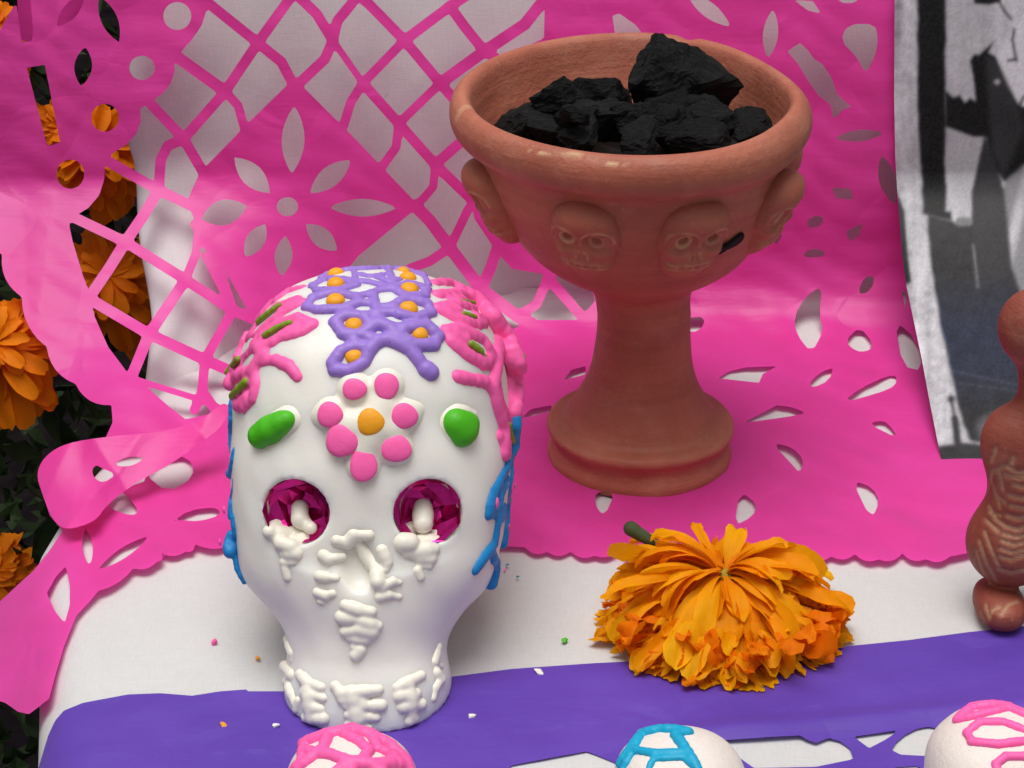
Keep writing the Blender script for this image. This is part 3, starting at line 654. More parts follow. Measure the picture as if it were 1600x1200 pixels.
def icing_part(name, strokes, m, parent, proj=onskull, h=.045, k=.05, flat=.15, pxs=PX, closed=False, label=None, wob=.08, fat=1.0):
    """strokes: list of (pixel polyline, pixel radius[, closed]) piped onto a surface"""
    segs = []
    for stt in strokes:
        pl, r = stt[0], stt[1]; cl = len(stt) > 2 and stt[2]
        P = proj(dense(pl, cl)) if len(pl) > 1 else proj(pl); rr = r/pxs*fat
        if len(P) == 1: segs.append((P[0], P[0], rr)); continue
        for i, (a, b) in enumerate(zip(P[:-1], P[1:])):
            if np.linalg.norm(b-a) < 1.2: segs.append((a, b, rr*(1+wob*math.sin(i*1.7+len(segs)*.37))))
    pts = np.array([s[0] for s in segs]+[s[1] for s in segs]); mr = max(s[2] for s in segs)
    lo, hi = pts.min(0)-mr-.1, pts.max(0)+mr+.1
    def f(x, y, z):
        d = np.full(np.shape(x), 1.0)
        flatx = np.ndim(x) == 3
        for a, b, r in segs:
            if flatx:
                l = np.minimum(a, b)-r-.2; u = np.maximum(a, b)+r+.2
                i0 = np.clip(((l-lo)/h).astype(int), 0, None); i1 = ((u-lo)/h).astype(int)+2
                sl = tuple(slice(i0[q], i1[q]) for q in range(3))
                d[sl] = smin(d[sl], capsule(x[sl], y[sl], z[sl], a, b, r), k)
            else:
                mid = (a+b)/2; mm = (x-mid[0])**2+(y-mid[1])**2+(z-mid[2])**2 < (np.linalg.norm(b-a)/2+r+.2)**2
                d[mm] = smin(d[mm], capsule(x[mm], y[mm], z[mm], a, b, r), k)
        return d
    P, Q = nets(f, lo, hi, h, 1); o = obj(name, P, Q, m, parent)
    if label: o['label'] = label
    return o
def Z(off, sc, pts): return [(off[0]+p[0]/sc, off[1]+p[1]/sc) for p in pts]
z1 = lambda *p: Z((320, 400), 2.963, p)
purple = [(z1((470, 235), (500, 195), (600, 168), (700, 190), (715, 215), (640, 245), (520, 250)), 7.5, True), (z1((870, 232), (930, 200), (1030, 222), (1050, 262), (980, 290), (900, 270)), 8, True),
 (z1((600, 305), (650, 272), (740, 282), (770, 330), (720, 365), (640, 360)), 8.5, True), (z1((890, 370), (930, 332), (1030, 322), (1082, 370), (1060, 412), (970, 412)), 9, True),
 (z1((592, 495), (630, 440), (700, 415), (765, 430), (740, 490), (670, 532), (600, 528)), 8.5, True), (z1((900, 405), (950, 435), (990, 480), (1015, 525)), 9), (z1((1030, 525), (1045, 538)), 12),
 (z1((498, 138), (560, 107), (640, 110), (700, 137), (620, 160), (520, 160)), 6.5, True), (z1((870, 152), (940, 128), (1030, 152), (1020, 182), (930, 186)), 7, True),
 (z1((540, 100), (600, 76), (680, 66), (760, 62), (850, 60), (930, 66), (1010, 92), (1035, 130)), 6.5), (z1((700, 82), (760, 95), (850, 85)), 5), (z1((640, 112), (760, 122), (870, 150)), 6), (z1((700, 190), (770, 172), (800, 160), (880, 150)), 6),
 (z1((715, 215), (780, 222), (800, 235), (870, 235)), 6), (z1((780, 180), (790, 235), (810, 300), (860, 325), (900, 330)), 7), (z1((770, 330), (800, 310), (850, 330), (890, 370)), 9), (z1((765, 430), (800, 395), (850, 385), (900, 405)), 10),
 (z1((740, 282), (800, 262), (870, 262)), 7), (z1((650, 365), (690, 395), (700, 415)), 8), (z1((720, 365), (760, 380), (800, 395)), 8), (z1((640, 245), (740, 282)), 5), (z1((690, 68), (700, 137)), 5), (z1((850, 64), (870, 110), (880, 150)), 6), (z1((800, 100), (850, 120), (900, 110)), 6)]
icing_part('purple_icing', purple, M['i_purple'], sk, lambda q: onskull(q, -.03), fat=1.18, k=.06, label='speckled purple icing chain over the crown')
def dome(name, c_px, rx, ry, ang, m, parent, proj=onskull, fn=None, height=.5, pxs=PX):
    fn = fn or skull_w; p = proj([c_px])[0]; g = grad(fn, p[None])[0]; n = Vector(g).normalized()
    # tangent axes as seen from the camera
    ux = Vector(RT); ux = (ux-n*ux.dot(n)).normalized(); uy = n.cross(ux)
    view = Vector(CAM-p).normalized(); fore = max(.3, n.dot(view))
    a = math.radians(ang); ex = ux*math.cos(a)+uy*math.sin(a); ey = n.cross(ex)
    V = []; u, v = 9, 24; hh = height*min(rx, ry)/pxs
    for i in range(u):
        t = i/(u-1)*math.pi*.62
        for k in range(v):
            ph = 2*math.pi*k/v; wv = 1+.04*math.sin(3*ph+c_px[0])
            q = Vector(p)+ex*(rx/pxs*math.sin(t)*math.cos(ph)*wv)+ey*(ry/pxs*math.sin(t)*math.sin(ph)*wv)+n*(hh*math.cos(t))
            V.append(tuple(q))
    return obj(name, V, grid_faces(u, v, True), m, parent)
for c, rx, ry in [((605, 205), 14, 13), ((945, 243), 14, 13), ((690, 322), 13, 13), ((997, 362), 12, 12), ((690, 467), 13, 12), ((605, 127), 13, 14), ((948, 155), 14, 14), ((605, 82), 13, 15), ((940, 100), 13, 14), ((920, 70), 10, 12)]:
    dome('orange_dot', z1(c)[0], rx*1.08, ry*1.08, 0, M['i_orange'], sk, lambda q: onskull(q, .0), height=.7)
z8 = lambda *p: Z((340, 430), 5.217, p)
icing_part('pink_icing', [(z8((330, 530), (480, 400), (640, 345), (770, 400), (690, 455), (520, 500), (400, 570)), 8.5, True), (z8((520, 480), (640, 420), (730, 400)), 8), (z8((250, 510), (330, 390), (480, 250), (640, 195), (690, 215), (560, 290), (430, 370), (320, 480)), 7.5, True), (z8((520, 290), (600, 250)), 9), (z8((330, 350), (440, 230), (580, 130), (690, 98)), 8),
  (z8((300, 560), (380, 650), (330, 700), (280, 780), (130, 830), (75, 880)), 10), (z8((360, 600), (350, 690)), 10), (z8((380, 700), (470, 690), (580, 740), (620, 790), (650, 830)), 8.5), (z8((70, 850), (120, 760), (200, 670), (250, 620), (200, 720), (140, 820)), 6, True), (z8((155, 1060), (140, 990), (255, 860), (310, 900), (290, 1000), (220, 1070)), 9, True), (z8((180, 1060), (240, 1000)), 10),
  (z8((300, 780), (310, 860)), 9), (z8((220, 480), (160, 620), (90, 800)), 6), (z8((250, 640), (320, 560)), 8)], M['i_pink'], sk, fat=1.3, k=.07, label='pink icing leaves on the skull\'s left temple as seen')
z7 = lambda *p: Z((640, 420), 4, p)
icing_part('pink_icing', [(z7((235, 385), (330, 375), (460, 440), (530, 560), (450, 590), (350, 525), (265, 450)), 9.5, True), (z7((290, 410), (350, 440)), 10), (z7((430, 560), (480, 590)), 9), (z7((175, 245), (300, 215), (440, 255), (510, 330), (420, 345), (280, 305)), 9, True), (z7((230, 260), (300, 260)), 10), (z7((420, 300), (470, 320)), 9), (z7((175, 160), (300, 150), (440, 190), (540, 290)), 9), (z7((250, 185), (340, 190)), 8),
  (z7((155, 88), (250, 85), (420, 165), (550, 290), (640, 420), (690, 540), (715, 620)), 9), (z7((300, 120), (420, 190)), 8), (z7((540, 290), (610, 410), (650, 510), (680, 640)), 10), (z7((480, 310), (550, 440), (560, 560)), 11), (z7((560, 340), (600, 480), (640, 640)), 10),
  (z7((550, 480), (540, 620), (515, 740), (545, 860), (585, 1000), (585, 1150)), 12), (z7((600, 560), (630, 700), (655, 840), (670, 900)), 10), (z7((300, 672), (380, 690), (470, 705), (525, 770)), 9), (z7((690, 650), (700, 760), (685, 900)), 8), (z7((560, 1050), (600, 1150)), 11), (z7((620, 1080), (600, 1150)), 9), (z7((590, 900), (640, 980), (640, 1080)), 7), (z7((545, 650), (570, 800), (620, 930)), 7)],
  M['i_pink'], sk, fat=1.32, k=.07, label='pink icing leaves on the skull\'s right temple as seen')
def dash(pl, r, m, nm='green_dash', off=.06): icing_part(nm, [(pl, r)], m, sk, lambda q: onskull(q, off), .035, .03)
for pl, r in [(z8((345, 390), (430, 320), (515, 258)), 4.5), (z8((400, 500), (500, 440), (600, 400)), 5), (z8((100, 795), (190, 690)), 5.5), (z8((145, 985), (200, 930), (255, 870)), 7), (z7((320, 215), (390, 225)), 4), (z7((325, 290), (395, 312)), 4.5), (z7((370, 475), (430, 520)), 6), (z7((440, 535), (475, 560)), 2.5), (z7((665, 515), (695, 555)), 5), (z7((603, 975), (615, 1040), (635, 1090)), 5), (z7((305, 122), (335, 130)), 3), (z7((682, 730), (684, 800)), 2.5)]:
    dash(pl, r, M['i_olive'])
b2 = lambda *p: Z((740, 620), 3.75, p)
icing_part('blue_icing', [(b2((262, 130), (250, 280), (190, 420), (130, 540), (95, 640), (85, 690)), 9), (b2((225, 400), (205, 560), (200, 660), (185, 860)), 8), (b2((160, 520), (150, 640)), 9), (b2((110, 560), (95, 680), (130, 690)), 9), (b2((180, 650), (140, 740), (120, 860), (60, 945), (15, 1015)), 9), (b2((100, 900), (130, 980), (125, 1050), (120, 1100)), 10), (b2((150, 700), (180, 700)), 10), (b2((200, 480), (170, 560)), 8)], M['i_blue'], sk, fat=1.25, k=.07, label='blue icing drips on the right side of the skull')
for c in [(213, 520), (112, 620), (178, 760), (152, 1010)]: dome('pink_dot', b2(c)[0], 4.5, 9, 0, M['i_pink'], sk, lambda q: onskull(q, .12))
b3 = lambda *p: Z((330, 560), 3.156, p)
icing_part('blue_icing', [(b3((92, 190), (86, 300), (88, 420), (102, 520)), 5.5), (b3((110, 460), (95, 570), (80, 570)), 8), (b3((106, 600), (104, 650), (88, 720), (85, 780)), 6), (b3((110, 790), (120, 860), (110, 920), (75, 955)), 9), (b3((80, 870), (58, 930)), 6), (b3((100, 980), (112, 1040), (148, 1110)), 4)], M['i_blue'], sk, fat=1.2, label='blue icing drips on the left side of the skull')
for c in [(90, 745), (70, 905)]: dome('pink_dot', b3(c)[0], 5, 7, 0, M['i_pink'], sk, lambda q: onskull(q, .12))
# forehead flower and leaves
fl = [(554.6, 609, 17, 15), (603.5, 604, 17, 19), (630.5, 650, 19, 18), (618.7, 701, 21, 19), (568, 726, 19, 24), (536, 688, 23, 23), (517.5, 648, 18, 18)]
inside_p = lambda q: onskull(q, -.24)
icing_part('flower_base', [([(a, b)], 32) for a, b, _, _ in fl]+[([(580, 660)], 32), ([(540, 665), (620, 670)], 30), ([(600, 630), (570, 700)], 30), ([(505, 650), (498, 652)], 19), ([(650, 640), (655, 638)], 18)], M['cream'], sk, inside_p, .05, .12, label='white iced flower on the forehead')
for a, b, rx, ry in fl: dome('pink_petal', (a, b), rx*1.12, ry*1.12, 0, M['i_pink'], sk, lambda q: onskull(q, .17), height=.30)
dome('flower_centre', (580, 660), 22, 22, 0, M['i_orange'], sk, lambda q: onskull(q, .20), height=.42)
icing_part('leaf_base', [([(406, 684), (430, 667), (448, 656)], 26), ([(455, 650), (470, 652)], 13)], M['cream'], sk, inside_p, .05, .08)
icing_part('leaf_base', [([(720, 670), (714, 660)], 34), ([(715, 645), (740, 650)], 20), ([(690, 668), (671, 677)], 10)], M['cream'], sk, lambda q: onskull(q, -.26), .05, .1)
icing_part('green_leaf', [([(411, 681), (425, 672)], 21), ([(425, 671), (440, 662)], 19), ([(440, 662), (452, 655)], 13)], M['i_green'], sk, lambda q: onskull(q, .06), .04, .15)
icing_part('green_leaf', [([(720, 676), (714, 664)], 23), ([(730, 662), (728, 668)], 18), ([(708, 658), (712, 664)], 17)], M['i_green'], sk, lambda q: onskull(q, .02), .04, .2)
# cream piping on the face
z2 = lambda *p: Z((320, 700), 2.963, p)
cp = lambda q: onskull(q, -.045)
icing_part('cream_tear', [ (z2((300, 385), (345, 350), (360, 360)), 11), (z2((340, 400), (450, 400), (500, 375)), 14), (z2((350, 445), (400, 450), (470, 420)), 13), (z2((365, 490), (420, 490)), 12), (z2((365, 530), (410, 525)), 11), (z2((370, 560), (380, 600)), 10)], M['cream'], sk, cp, fat=1.0, k=.045, wob=.25, label='cream icing tear under the left eye')
icing_part('cream_tear', [ (z2((930, 385), (1000, 370), (1080, 385)), 13), (z2((920, 440), (1070, 430)), 13), (z2((940, 485), (1060, 470)), 12), (z2((970, 500), (1040, 510)), 11), (z2((1000, 540), (1040, 545)), 8), (z2((985, 565), (1000, 600)), 8)], M['cream'], sk, cp, fat=1.0, k=.045, wob=.25, label='cream icing tear under the right eye')
def proud(q):
    p = trace(lambda x, y, z: skull_l(*[c+0 for c in to_local(x, y, z)]), np.array([a[0] for a in q], float), np.array([a[1] for a in q], float), 36, 62, 200)
    v = CAM-p; return p+v/np.linalg.norm(v, axis=1)[:, None]*np.array([.28+.18*i/max(1, len(q)-1) for i in range(len(q))])[:, None]
icing_part('cream_plug', [(z2((440, 280), (440, 330)), 14), (z2((450, 340), (490, 370)), 10)], M['cream'], sk, proud, fat=1.0, k=.1, label='cream icing knob inside the left eye')
icing_part('cream_plug', [(z2((1010, 275), (1010, 350)), 15)], M['cream'], sk, proud, fat=1.0, k=.1, label='cream icing knob inside the right eye')
def low(q): return onskull(q, -.03)
icing_part('nose_piping', [(z2((610, 430), (660, 440), (690, 405), (760, 405)), 9.5), (z2((550, 500), (570, 515), (640, 505)), 9), (z2((530, 595), (560, 600), (610, 600)), 8.5), (z2((520, 670), (560, 685), (590, 675)), 9), (z2((530, 710), (545, 715)), 7), (z2((710, 440), (750, 500), (790, 560), (800, 620), (820, 650)), 11), (z2((820, 475), (845, 530), (840, 560)), 9), (z2((830, 640), (870, 620), (900, 625)), 7), (z2((810, 690), (850, 680), (900, 690)), 8)], M['cream'], sk, low, fat=1.0, k=.045, wob=.22, label='cream icing outline of the nose')
icing_part('lip_piping', [(z2((650, 730), (710, 750), (770, 760)), 10), (z2((635, 785), (700, 790), (800, 825)), 10), (z2((650, 850), (720, 840), (770, 850)), 11), (z2((670, 880), (745, 885)), 10), (z2((690, 920), (720, 935), (700, 960)), 9)], M['cream'], sk, low, fat=1.0, k=.05, wob=.25, label='cream icing below the nose')
z4 = lambda *p: Z((400, 1050), 2.667, p)
for sts in ([(z4((180, 10), (215, 45), (270, 65)), 9), (z4((205, 85), (280, 110)), 9), (z4((215, 145), (270, 155)), 10), (z4((205, 190), (280, 195)), 9), (z4((215, 50), (230, 190)), 11)],
            [(z4((330, 60), (355, 90), (510, 75)), 9.5), (z4((360, 115), (440, 120)), 9), (z4((375, 140), (520, 140)), 9), (z4((385, 180), (500, 190)), 9), (z4((390, 220), (470, 232)), 8), (z4((400, 90), (430, 220)), 12)],
            [(z4((590, 65), (640, 40), (690, 15)), 9), (z4((600, 100), (670, 90)), 10), (z4((615, 145), (690, 135)), 10), (z4((640, 205), (660, 195)), 9), (z4((640, 60), (650, 180)), 11)],
            [(z2((375, 885), (400, 950), (400, 980)), 7), (z2((365, 1010), (400, 1050), (375, 1080), (400, 1140), (415, 1180)), 8), (z2((430, 1170), (420, 1210)), 7)],
            [(z2((1085, 920), (1065, 990), (1095, 1010)), 7), (z2((1075, 1040), (1095, 1070), (1070, 1110), (1060, 1160)), 8)]):
    icing_part('tooth_piping', sts, M['cream'], sk, low, fat=1.0, k=.045, wob=.22)

# ------------------------------------------------------------------ marigolds
def petal(L, Wd, e0, e1, cup_, rg, nu=9, nv=5, pw=1.0, ruf=.0):
    s = np.linspace(0, 1, nu); e = e0+(e1-e0)*s**pw; ds = L/(nu-1)
    r = np.concatenate([[0], np.cumsum(np.cos(e[:-1])*ds)]); z = np.concatenate([[0], np.cumsum(np.sin(e[:-1])*ds)])
    V = []; ph = rg.uniform(0, 6); tw = rg.uniform(-.9, .9); side = rg.uniform(-.4, .4); nt_ = rg.integers(1, 4)
    for i in range(nu):
        wd = Wd*(.16+.84*sstep(0, .62, s[i]))*(1 if s[i] < .86 else 1-.22*((s[i]-.86)/.14)**2)
        for j in range(nv):
            v = -1+2*j/(nv-1); nr, nz = -math.sin(e[i]), math.cos(e[i])
            tip = (-.16*abs(v)**3+.03*math.cos((2+nt_)*math.pi*v+ph))*min(L, 1.6)*sstep(.7, 1, s[i])
            off = cup_*wd*(v*v-.35)+ .13*wd*math.cos(v*7+ph)+ruf*wd*math.sin(s[i]*9+v*3+ph)*s[i]
            y = wd*v+side*s[i]**2*L*.35; a = tw*s[i]*v*wd
            V.append((r[i]+nr*(off+a)+math.cos(e[i])*tip, y, z[i]+nz*(off+a)+math.sin(e[i])*tip))
    return np.array(V), grid_faces(nu, nv), np.repeat(s, nv)
D2 = math.radians
FX, FY = 5.10, -13.55
fl_ = thing('marigold', (FX, FY, 0), 'orange marigold head lying face down on the white cloth', 'flower')
rg = np.random.default_rng(21)
layers = [ # n, r0, z0, e0, e1, L, W, cup, jitter, power
 (30, .08, 1.48, 42, -40, 1.8, .20, .3, 15, 1.0), (42, .10, 1.38, 38, -60, 2.45, .22, .35, 15, 1.1), (50, .15, 1.25, 24, -74, 2.9, .24, .45, 16, 1.2),
 (54, .4, 1.05, 8, -76, 2.95, .24, .55, 18, 1.2), (52, .8, .85, 2, -64, 2.5, .24, .65, 20, 1.0)]
np_ = 0
def put_petal(P, Q, sv, a, r0, z0, twist=0.0, mm='petal'):
    global np_
    P = P.copy(); c, s_ = math.cos(twist), math.sin(twist); P[:, 0], P[:, 1] = P[:, 0]*c-P[:, 1]*s_, P[:, 0]*s_+P[:, 1]*c
    P[:, 0] += r0; c, s_ = math.cos(a), math.sin(a)
    X = P[:, 0]*c-P[:, 1]*s_; Y = P[:, 0]*s_+P[:, 1]*c; Zz = P[:, 2]+z0
    mn = .10+.03*rg.random(); low_ = Zz < mn+.3; Zz = np.where(low_, mn+.3-(.3)*(1-np.exp(-(mn+.3-Zz)/.3)), Zz)
    obj('petal', np.stack([FX+X, FY+Y*.92, Zz], 1), Q, M[mm], fl_, True, {'along': sv}); np_ += 1
for li, (n, r0, z0, e0, e1, L, Wd, cu, jt, pw) in enumerate(layers):
    for i in range(n):
        a = 2*math.pi*(i+.5*(li % 2))/n+rg.normal(0, .16)
        front = max(0, -math.sin(a)); side_ = abs(math.cos(a))
        l = L*rg.uniform(.72, 1.12); ee0, ee1 = e0, e1
        if li < 3 and math.sin(a) > 0 and side_ < .55: l *= .55; ee0 -= 45; ee1 -= 10
        if li < 4: l *= .80+.20*side_ if front > 0 else .95; ee0 -= 26*front*(1-side_*.5); ee1 -= 14*front
        P, Q, sv = petal(l, Wd*rg.lognormal(0, .28), D2(ee0+rg.normal(0, jt)), D2(ee1+rg.normal(0, jt)), cu*rg.uniform(-1.0, 1.7), rg, 10, 7, pw, .18 if li < 3 else .4)
        put_petal(P, Q, sv, a, r0, z0+rg.normal(0, .10), rg.normal(0, .22))
for i in range(64):      # crumpled inner florets showing underneath
    a = -math.pi/2+rg.uniform(-1.75, 1.75); rr = 1.75+rg.uniform(0, .75); zz = rg.uniform(.2, .85)
    P, Q, sv = petal(rg.uniform(.55, 1.0), rg.uniform(.2, .36), D2(rg.uniform(-30, 70)), D2(rg.uniform(-80, 0)), rg.uniform(-.9, 1.3), rg, 9, 7, 1.0, .5)
    put_petal(P, Q, sv, a, rr, zz, rg.normal(0, .6), 'floret')
mv, mf, ma = [], [], []     # the many small petals packed between, too many to pick apart
for i in range(420):
    a = rg.uniform(0, 2*math.pi); q = rg.random()**.5; rr = .9+1.5*q; zz = 1.25-.95*q+rg.normal(0, .10)
    P, Q, sv = petal(rg.uniform(.55, 1.15), rg.uniform(.12, .24), D2(rg.uniform(-20, 55)-35*q), D2(rg.uniform(-85, -25)), rg.uniform(-1, 1.5), rg, 7, 5, 1.0, .45)
    tw_ = rg.normal(0, .55); c, s_ = math.cos(tw_), math.sin(tw_); P[:, 0], P[:, 1] = P[:, 0]*c-P[:, 1]*s_, P[:, 0]*s_+P[:, 1]*c
    P[:, 0] += rr; c, s_ = math.cos(a), math.sin(a); X_ = P[:, 0]*c-P[:, 1]*s_; Y_ = P[:, 0]*s_+P[:, 1]*c; Z_ = np.maximum(P[:, 2]+zz, .1+.03*rg.random(len(P)))
    mf.append(Q+len(mv)*len(P)); mv.append(np.stack([FX+X_, FY+Y_*.92, Z_], 1)); ma.append(sv*rg.uniform(.3, 1))
o = obj('small_petals', np.concatenate(mv), np.concatenate(mf), M['petal'], fl_, True, {'along': np.concatenate(ma)}); o['kind'] = 'stuff'
P, Q = nets(lambda x, y, z: ellip(x, y, z, (FX+.05, FY, 1.42), (.18, .18, .2))+.03*np.sin(14*np.arctan2(y-FY, x-FX)), (FX-.5, FY-.5, 1.0), (FX+.6, FY+.5, 1.9), .05, 1)
obj('calyx', P, Q, M['calyx'], fl_)
P, Q = nets(lambda x, y, z: ellip(x, y, z, (FX, FY, .7), (2.0, 1.85, .62)), (FX-2.3, FY-2.2, 0), (FX+2.3, FY+2.2, 1.6), .15, 1)
obj('flower_core', P, Q, M['petal'], fl_, True, {'along': np.full(len(P), .0)})
a, b = on_y(np.array(987.), np.array(826.), FY+1.6), on_y(np.array(1025.), np.array(850.), FY+1.35)
P, Q = nets(lambda x, y, z: capsule(x, y, z, a, b, .17+.04*np.sin(3*x)), np.minimum(a, b)-.3, np.maximum(a, b)+.3, .04, 1)
obj('stem_stub', P, Q, M['stub'], fl_)
# distant flowers on the left
rg = np.random.default_rng(4); far_p = []
for k in range(10):
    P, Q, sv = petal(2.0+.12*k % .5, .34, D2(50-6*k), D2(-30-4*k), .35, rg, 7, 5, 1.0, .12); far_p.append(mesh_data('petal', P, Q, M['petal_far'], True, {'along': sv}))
def far_flower(px, py, y, r, tiltdir, label, n=80):
    c = on_y(np.array(float(px)), np.array(float(py)), y); t = thing('marigold', c, label, 'flower', 'marigolds beside the table')
    t.rotation_euler = tiltdir
    for i in range(n):
        q = i/n; el = 80-95*q+rg.normal(0, 7); az = i*2.39996+rg.normal(0, .15)
        o = bpy.data.objects.new('petal', far_p[min(9, int(q*10))]); COL.objects.link(o); o.parent = t
        o.rotation_euler = (0, 0, az); s = r/2.6*(.55+.55*q)*rg.uniform(.85, 1.15); o.scale = (s, s, s); o.location = (0, 0, (.9*(1-q)-.3)*S*r/2.6)
    sV = [(.12*math.cos(a)*(1+.2*k), .12*math.sin(a), -1.0*k) for k in range(12) for a in np.linspace(0, 6.283, 8, endpoint=False)]
    me = mesh_data('stem', sV, grid_faces(12, 8, True), M['leaf']); o = bpy.data.objects.new('stem', me); COL.objects.link(o); o.parent = t
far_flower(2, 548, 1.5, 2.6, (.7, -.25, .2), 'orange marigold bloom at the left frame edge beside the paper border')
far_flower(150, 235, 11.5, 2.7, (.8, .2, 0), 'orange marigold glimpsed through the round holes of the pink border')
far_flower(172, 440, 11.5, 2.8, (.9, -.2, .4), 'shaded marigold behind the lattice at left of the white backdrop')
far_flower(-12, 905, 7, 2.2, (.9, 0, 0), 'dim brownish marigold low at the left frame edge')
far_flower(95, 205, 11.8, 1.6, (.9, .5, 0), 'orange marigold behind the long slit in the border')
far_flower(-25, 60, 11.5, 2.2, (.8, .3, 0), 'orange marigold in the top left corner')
# leaves, their green darkened to carry the deep shade
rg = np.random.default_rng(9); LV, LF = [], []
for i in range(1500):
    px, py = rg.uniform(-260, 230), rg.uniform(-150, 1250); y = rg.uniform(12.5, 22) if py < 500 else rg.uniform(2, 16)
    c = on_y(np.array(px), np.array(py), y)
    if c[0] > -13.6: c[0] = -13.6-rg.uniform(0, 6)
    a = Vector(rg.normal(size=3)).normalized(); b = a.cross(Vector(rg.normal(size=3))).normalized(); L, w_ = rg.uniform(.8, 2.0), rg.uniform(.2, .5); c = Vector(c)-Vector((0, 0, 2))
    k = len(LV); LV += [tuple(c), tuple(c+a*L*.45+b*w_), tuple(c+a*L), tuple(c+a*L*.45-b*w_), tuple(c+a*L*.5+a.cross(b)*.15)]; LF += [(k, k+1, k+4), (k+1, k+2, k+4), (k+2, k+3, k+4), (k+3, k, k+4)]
o = obj('foliage', LV, LF, M['leaf'], None, False); setp(o, 'leaves coloured dark to look shaded, beside the table under the marigolds', 'foliage', kind='stuff')

# ------------------------------------------------------------------ black and white print
def print_y(z): return WALL-.75+back(z)-10.0*np.clip((4.8-z)/4.8, 0, 1.2)**1.7
def print_surf(x, y, z): return np.minimum(print_y(z-.22)-y, 50)*np.where(z < 4.8, .5, 1)
def vn(X, Y, sx, sy, seed):
    rg = np.random.default_rng(seed); xi = X/sx; yi = Y/sy; x0 = np.floor(xi).astype(int); y0 = np.floor(yi).astype(int); fx = xi-x0; fy = yi-y0
    tb = rg.random((256, 256)); g = lambda a, b: tb[a % 256, b % 256]; fx = fx*fx*(3-2*fx); fy = fy*fy*(3-2*fy)
    return (g(x0, y0)*(1-fx)+g(x0+1, y0)*fx)*(1-fy)+(g(x0, y0+1)*(1-fx)+g(x0+1, y0+1)*fx)*fy
def fractal(X, Y, sx, sy, seed): return sum(vn(X, Y, sx/2**i, sy/2**i, seed+i)*.5**(i+1) for i in range(4))/.9375
st = 2.5; gx = np.arange(0, 330, st); gy = np.arange(-60, 725, st)
GX, GY = np.meshgrid(gx, gy, indexing='ij')
# constant world x along the left edge
ex = np.interp(GY, [-60, 0, 150, 250, 300, 400, 445, 560, 640, 715, 730], [1398, 1398, 1397, 1399, 1402, 1410, 1416, 1440, 1455, 1470, 1473])
PXX = ex+GX; Wp = trace(print_surf, PXX, GY+GX*-.02*(GY > 300)*np.clip((GY-300)/400, 0, 1), 40, 90, 400)
def soft(d, w_=1.6): return np.clip(.5-d/(2*w_), 0, 1)
X, Y = PXX, GY; n1 = fractal(X, Y, 12, 160, 1); n2 = fractal(X, Y, 9, 9, 2); n3 = fractal(X, Y, 40, 60, 3)
val = .42+.42*(n1-.5)+.28*(n2-.5)+.2*(n3-.5)
def paint(poly, v, w_=1.6, j=0.0, s=5):
    global val
    d = poly2(X+j*(fractal(X, Y, s*3, s*6, 11)-.5)*2, Y, poly); m = soft(d, w_); val = val*(1-m)+m*v
dk = .005
paint([(1477, -70), (1800, -70), (1800, 300), (1477, 300)], .43+.18*(n1-.5)+.16*(n2-.5)+.10*np.clip((X-1530)/60, 0, 1), 2)
paint([(1432, -70), (1478, -70), (1478, 285), (1486, 300), (1488, 345), (1442, 335), (1437, 240), (1433, 150)], dk, 1.8, 3)
paint([(1478, 195), (1520, 213), (1535, 212), (1520, 265), (1518, 330), (1478, 330), (1480, 290)], .40+.2*(n3-.5), 2)
paint([(1448, 335), (1488, 345), (1500, 352), (1520, 350), (1520, 296), (1800, 280), (1800, 740), (1513, 690), (1498, 640), (1480, 560), (1464, 480), (1452, 400)], .014+.018*n2, 2.5, 3)
paint([(1494, 340), (1517, 340), (1517, 352), (1494, 352)], .16, 2)
paint([(1477, 140), (1490, 152), (1500, 148), (1508, 160), (1516, 152), (1524, 158), (1520, 120), (1515, 95), (1522, 84), (1530, 85), (1555, 62), (1545, 82), (1556, 88), (1572, 130), (1592, 165), (1800, 200), (1800, 280), (1568, 284), (1548, 250), (1540, 214), (1520, 214), (1477, 198)], dk, 1.4)
paint([(1540, 90), (1556, 90), (1595, 170), (1600, 200), (1575, 262), (1568, 275), (1550, 235)], .016+.022*n3, 5)
paint([(1538, 210), (1566, 284), (1576, 400), (1576, 430), (1520, 470), (1518, 300), (1526, 262)], .018+.022*(n3), 2)
paint([(1568, 286), (1600, 258), (1800, 240), (1800, 470), (1602, 480), (1582, 420)], .20+.25*np.clip(np.sin((X-1560)*.13+Y*.03), 0, 1)*n3*2, 3)
paint([(1557, 88), (1580, 50), (1600, 20), (1800, 10), (1800, 200), (1600, 162), (1590, 158)], .62, 1.6)
paint([(1512, -70), (1570, -70), (1564, 3), (1545, 8), (1522, 6)], dk, 1.5)
for a, b in (((1562, 4), (1570, 18)), ((1570, 18), (1580, 30)), ((1585, 46), (1582, 62)), ((1582, 62), (1588, 95)), ((1588, 92), (1575, 95)), ((1600, 150), (1592, 168))):
    m = soft(seg2(X, Y, a, b)-2.0, 1.2); val = val*(1-m)+m*dk
m = soft(np.hypot(X-1558, Y-128)-4, 1.5); val = val*(1-m)+m*.4
for a, b, v in (((1520, 383), (1528, 450), .3), ((1490, 580), (1600, 606), .07), ((1500, 600), (1600, 615), .06)):
    m = soft(seg2(X, Y, a, b)-.8, 1.0); val = val*(1-m)+m*v
sh = np.interp(Y, [300, 330, 440, 446], [0, 9, 9, 0]); m = soft((X-ex)-sh, 1.0)*(Y > 295)*(Y < 447); val = val*(1-m)+m*dk
for a, b, r in (((1486, 624), (1486, 624), 6), ((1487, 630), (1492, 655), 2.5), ((1492, 655), (1496, 690), 6)):
    m = soft(seg2(X, Y, a, b)-r, 2); val = val*(1-m)+m*.03
